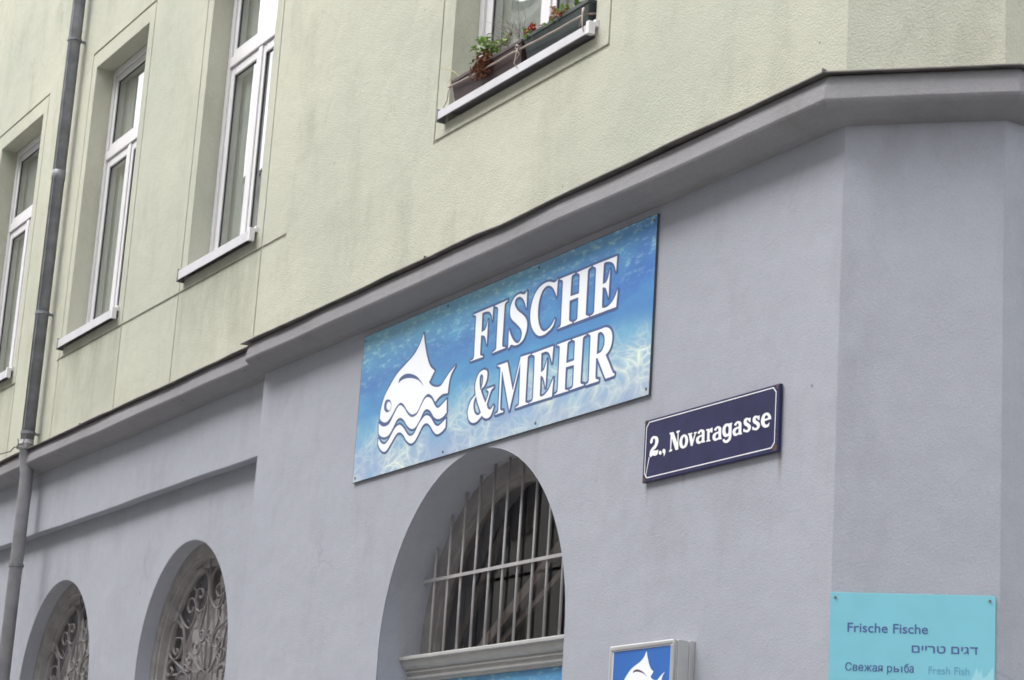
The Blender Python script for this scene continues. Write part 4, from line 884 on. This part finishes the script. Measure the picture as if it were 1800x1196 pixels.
# leafy herb in the brown box
H_ = tag(empty('herb', (-3.04, .0, 5.885)), 'bright green leafy herb growing in the brown flower box', 'plant')
st, lf = MB(), MB()
for k in range(11):
    a = rnd(pi); tip_ = Vector((rnd(.12)+.01, -.02+rnd(.05), .05+random.random()*.11)); mid = tip_*.5+Vector((0, 0, .02))
    st.tube([(tip_.x*.2, tip_.y*.2, -.04), mid, tip_], .0025, 5)
    for j in range(7):
        q = mid.lerp(tip_, j/6)
        leaf(lf, q, (rnd(1), rnd(1)-.25, rnd(.6)+.1), random.uniform(.035, .062), random.uniform(.011, .02))
st.build('stem', M['leaf'], H_); lf.build('leaves', M['leaf'], H_)
D_ = tag(empty('faded_flowers', (-3.08, -.01, 5.875)), 'clump of faded red brown flowers hanging over the brown box', 'flowers')
m = MB()
for k in range(520):
    v = Vector((max(-.085, min(.085, random.gauss(0, .042))), -.04+random.gauss(0, .018), -.015+random.gauss(0, .032)))
    leaf(m, v, (rnd(1), rnd(1), rnd(1)), random.uniform(.014, .028), random.uniform(.005, .010))
m.build('blooms', M['leaf_dry'], D_)
TW = tag(empty('dry_twigs', (-2.83, .03, 5.885)), 'bare dry twigs sticking up from the brown flower box', 'plant')
m = MB()
def twig(p, d, L, r, lev):
    pts = [Vector(p)]; d = Vector(d).normalized()
    for i in range(4): d = (d+Vector((rnd(.2), rnd(.2), rnd(.2)))).normalized(); pts.append(pts[-1]+d*L/4)
    m.tube(pts, [r, r*.85, r*.7, r*.55, r*.4], 4, caps=False)
    if lev:
        for i in range(3): twig(pts[random.choice((1, 2, 3))], d+Vector((rnd(.8), rnd(.8), rnd(.5))), L*.6, r*.6, lev-1)
for k in range(13): twig((rnd(.10), rnd(.03), -.03), (-.55+rnd(.7), rnd(.35)-.1, .75), random.uniform(.15, .26), .0022, 2)
m.build('twig_tangle', M['twig'], TW)
GB = tag(empty('straw_blade', (-3.42, .0, 5.88)), 'single pale straw blade arching left out of the brown box', 'plant')
m = MB(); m.tube([(.03, 0, 0), (-.02, -.02, .06), (-.09, -.03, .10), (-.16, -.03, .125), (-.22, -.03, .135)], [.003, .003, .0025, .002, .001], 5)
m.tube([(.03, 0, 0), (.0, -.03, .03), (-.03, -.04, .03), (-.05, -.05, .0)], .002, 5); m.build('blade', M['straw'], GB)
def bloom(x, label, n, spread, col, h):
    o = tag(empty('red_flowers', (x, -.005, 5.885)), label, 'flowers', 'flowers in the green box')
    l = MB()
    for k in range(n):
        v = Vector((random.gauss(0, spread), random.gauss(0, .02)-.02, h+random.gauss(0, .022)))
        m = MB()
        for j in range(16): leaf(m, v+Vector((rnd(.005), rnd(.005), rnd(.005))), (rnd(1), rnd(1), rnd(1)), random.uniform(.014, .025), .008)
        f_ = m.build('flower_head', M[col], o)
        MB().tube([(v.x*.5, v.y*.5, -.03), v], .002, 4).build('stem', M['twig'], f_)
    for k in range(14): leaf(l, (random.gauss(0, spread), rnd(.03)-.01, h*.5+rnd(.03)), (rnd(1), rnd(1), rnd(.5)+.4), .04, .011)
    l.build('leaves', M['leaf'], o)
    return o
bloom(-2.62, 'small red flower cluster at the left end of the green box', 6, .028, 'petal_red', .03)
bloom(-2.36, 'faded red flower clump in the middle of the green box', 12, .05, 'petal_pale', .02)
bloom(-2.29, 'single red bloom among the faded clump of the green box', 3, .02, 'petal_red', .03)
SP = tag(empty('seedling', (-2.20, .0, 5.885)), 'small light green seedling in the right end of the green box', 'plant')
m = MB()
for k in range(10): leaf(m, (rnd(.02), rnd(.02), .0+.008*k), (rnd(1), rnd(1)-.3, .5), .045, .012)
m.build('leaves', M['leaf'], SP)
CD = tag(empty('cord', (-2.74, -.045, 5.835)), 'beige cord tied along the front of both flower boxes', 'cord')
m = MB()
pts = [(-.735, .02, .03)]+[(-.72+1.42*k/20, -.0025-.001*sin(k*2.2), .022-.0022*k-.006*sin(pi*(k%10)/10)) for k in range(21)]+[(.715, .02, -.02), (.72, .08, -.005)]
m.tube(pts, .0055, 7)
for s, L in ((-.70, .10), (.045, .12), (.06, .07), (.69, .13), (.70, .09)):
    m.tube([(s, -.006, .01), (s+rnd(.015), -.012, .01-L*.3), (s+rnd(.03), -.012, .01-L*.7), (s+rnd(.04)-.01, -.010, .01-L)], [.005, .004, .003, .002], 5)
m.tube([(.03, -.008, .012), (.05, -.016, .018), (.07, -.010, .008), (.05, -.006, -.004), (.03, -.008, .012)], .005, 6)
m.build('cord_strand', M['cord'], CD, smooth=True)

# ---------------------------------------------------------------- the house across the street (seen mirrored in the panes)
O = tag(empty('opposite_house', (-28, -18, 0)), 'long beige five-storey house across the street, mirrored in the window panes', 'building')
ox0, ox1, H0 = -75, 14, 22.0
m = MB(); m.box(ox0+28, ox1+28, -10, 0, -.2, H0); m.box(ox0+28, ox1+28, 0, .12, 4.6, 4.9); m.box(ox0+28, ox1+28, 0, .35, H0-.35, H0-.05)
m.build('wall', M['opp_wall'], O)
m = MB(); m.add([(ox0+27.6, .55, H0), (ox1+28.4, .55, H0), (ox1+28.4, -5, H0+3.2), (ox0+27.6, -5, H0+3.2), (ox0+27.6, -10.5, H0), (ox1+28.4, -10.5, H0)], [(0, 1, 2, 3), (3, 2, 5, 4), (0, 3, 4), (1, 5, 2)]); m.build('roof', M['opp_roof'], O)
fm = MB().box(-.65, .65, 0, .06, 0, 2.2).box(-.8, .8, 0, .14, -.12, 0).mesh('window'); fm.materials.append(M['white'])
M['opp_frame'] = plain('opposite_frames', (.20, .18, .16), .7)
fm.materials.clear(); fm.materials.append(M['opp_frame'])
pm_ = MB().box(-.55, -.04, .06, .075, .1, 1.5).box(.04, .55, .06, .075, .1, 1.5).box(-.55, .55, .06, .075, 1.58, 2.1).mesh('pane'); pm_.materials.append(M['opp_glass'])
for z in (1.2, 5.6, 9.6, 13.6, 17.6):
    for k in range(19):
        wi = link('window', fm, None, O, (ox0+28+2.2+k*4.6, .001, z)); link('pane', pm_, None, wi)
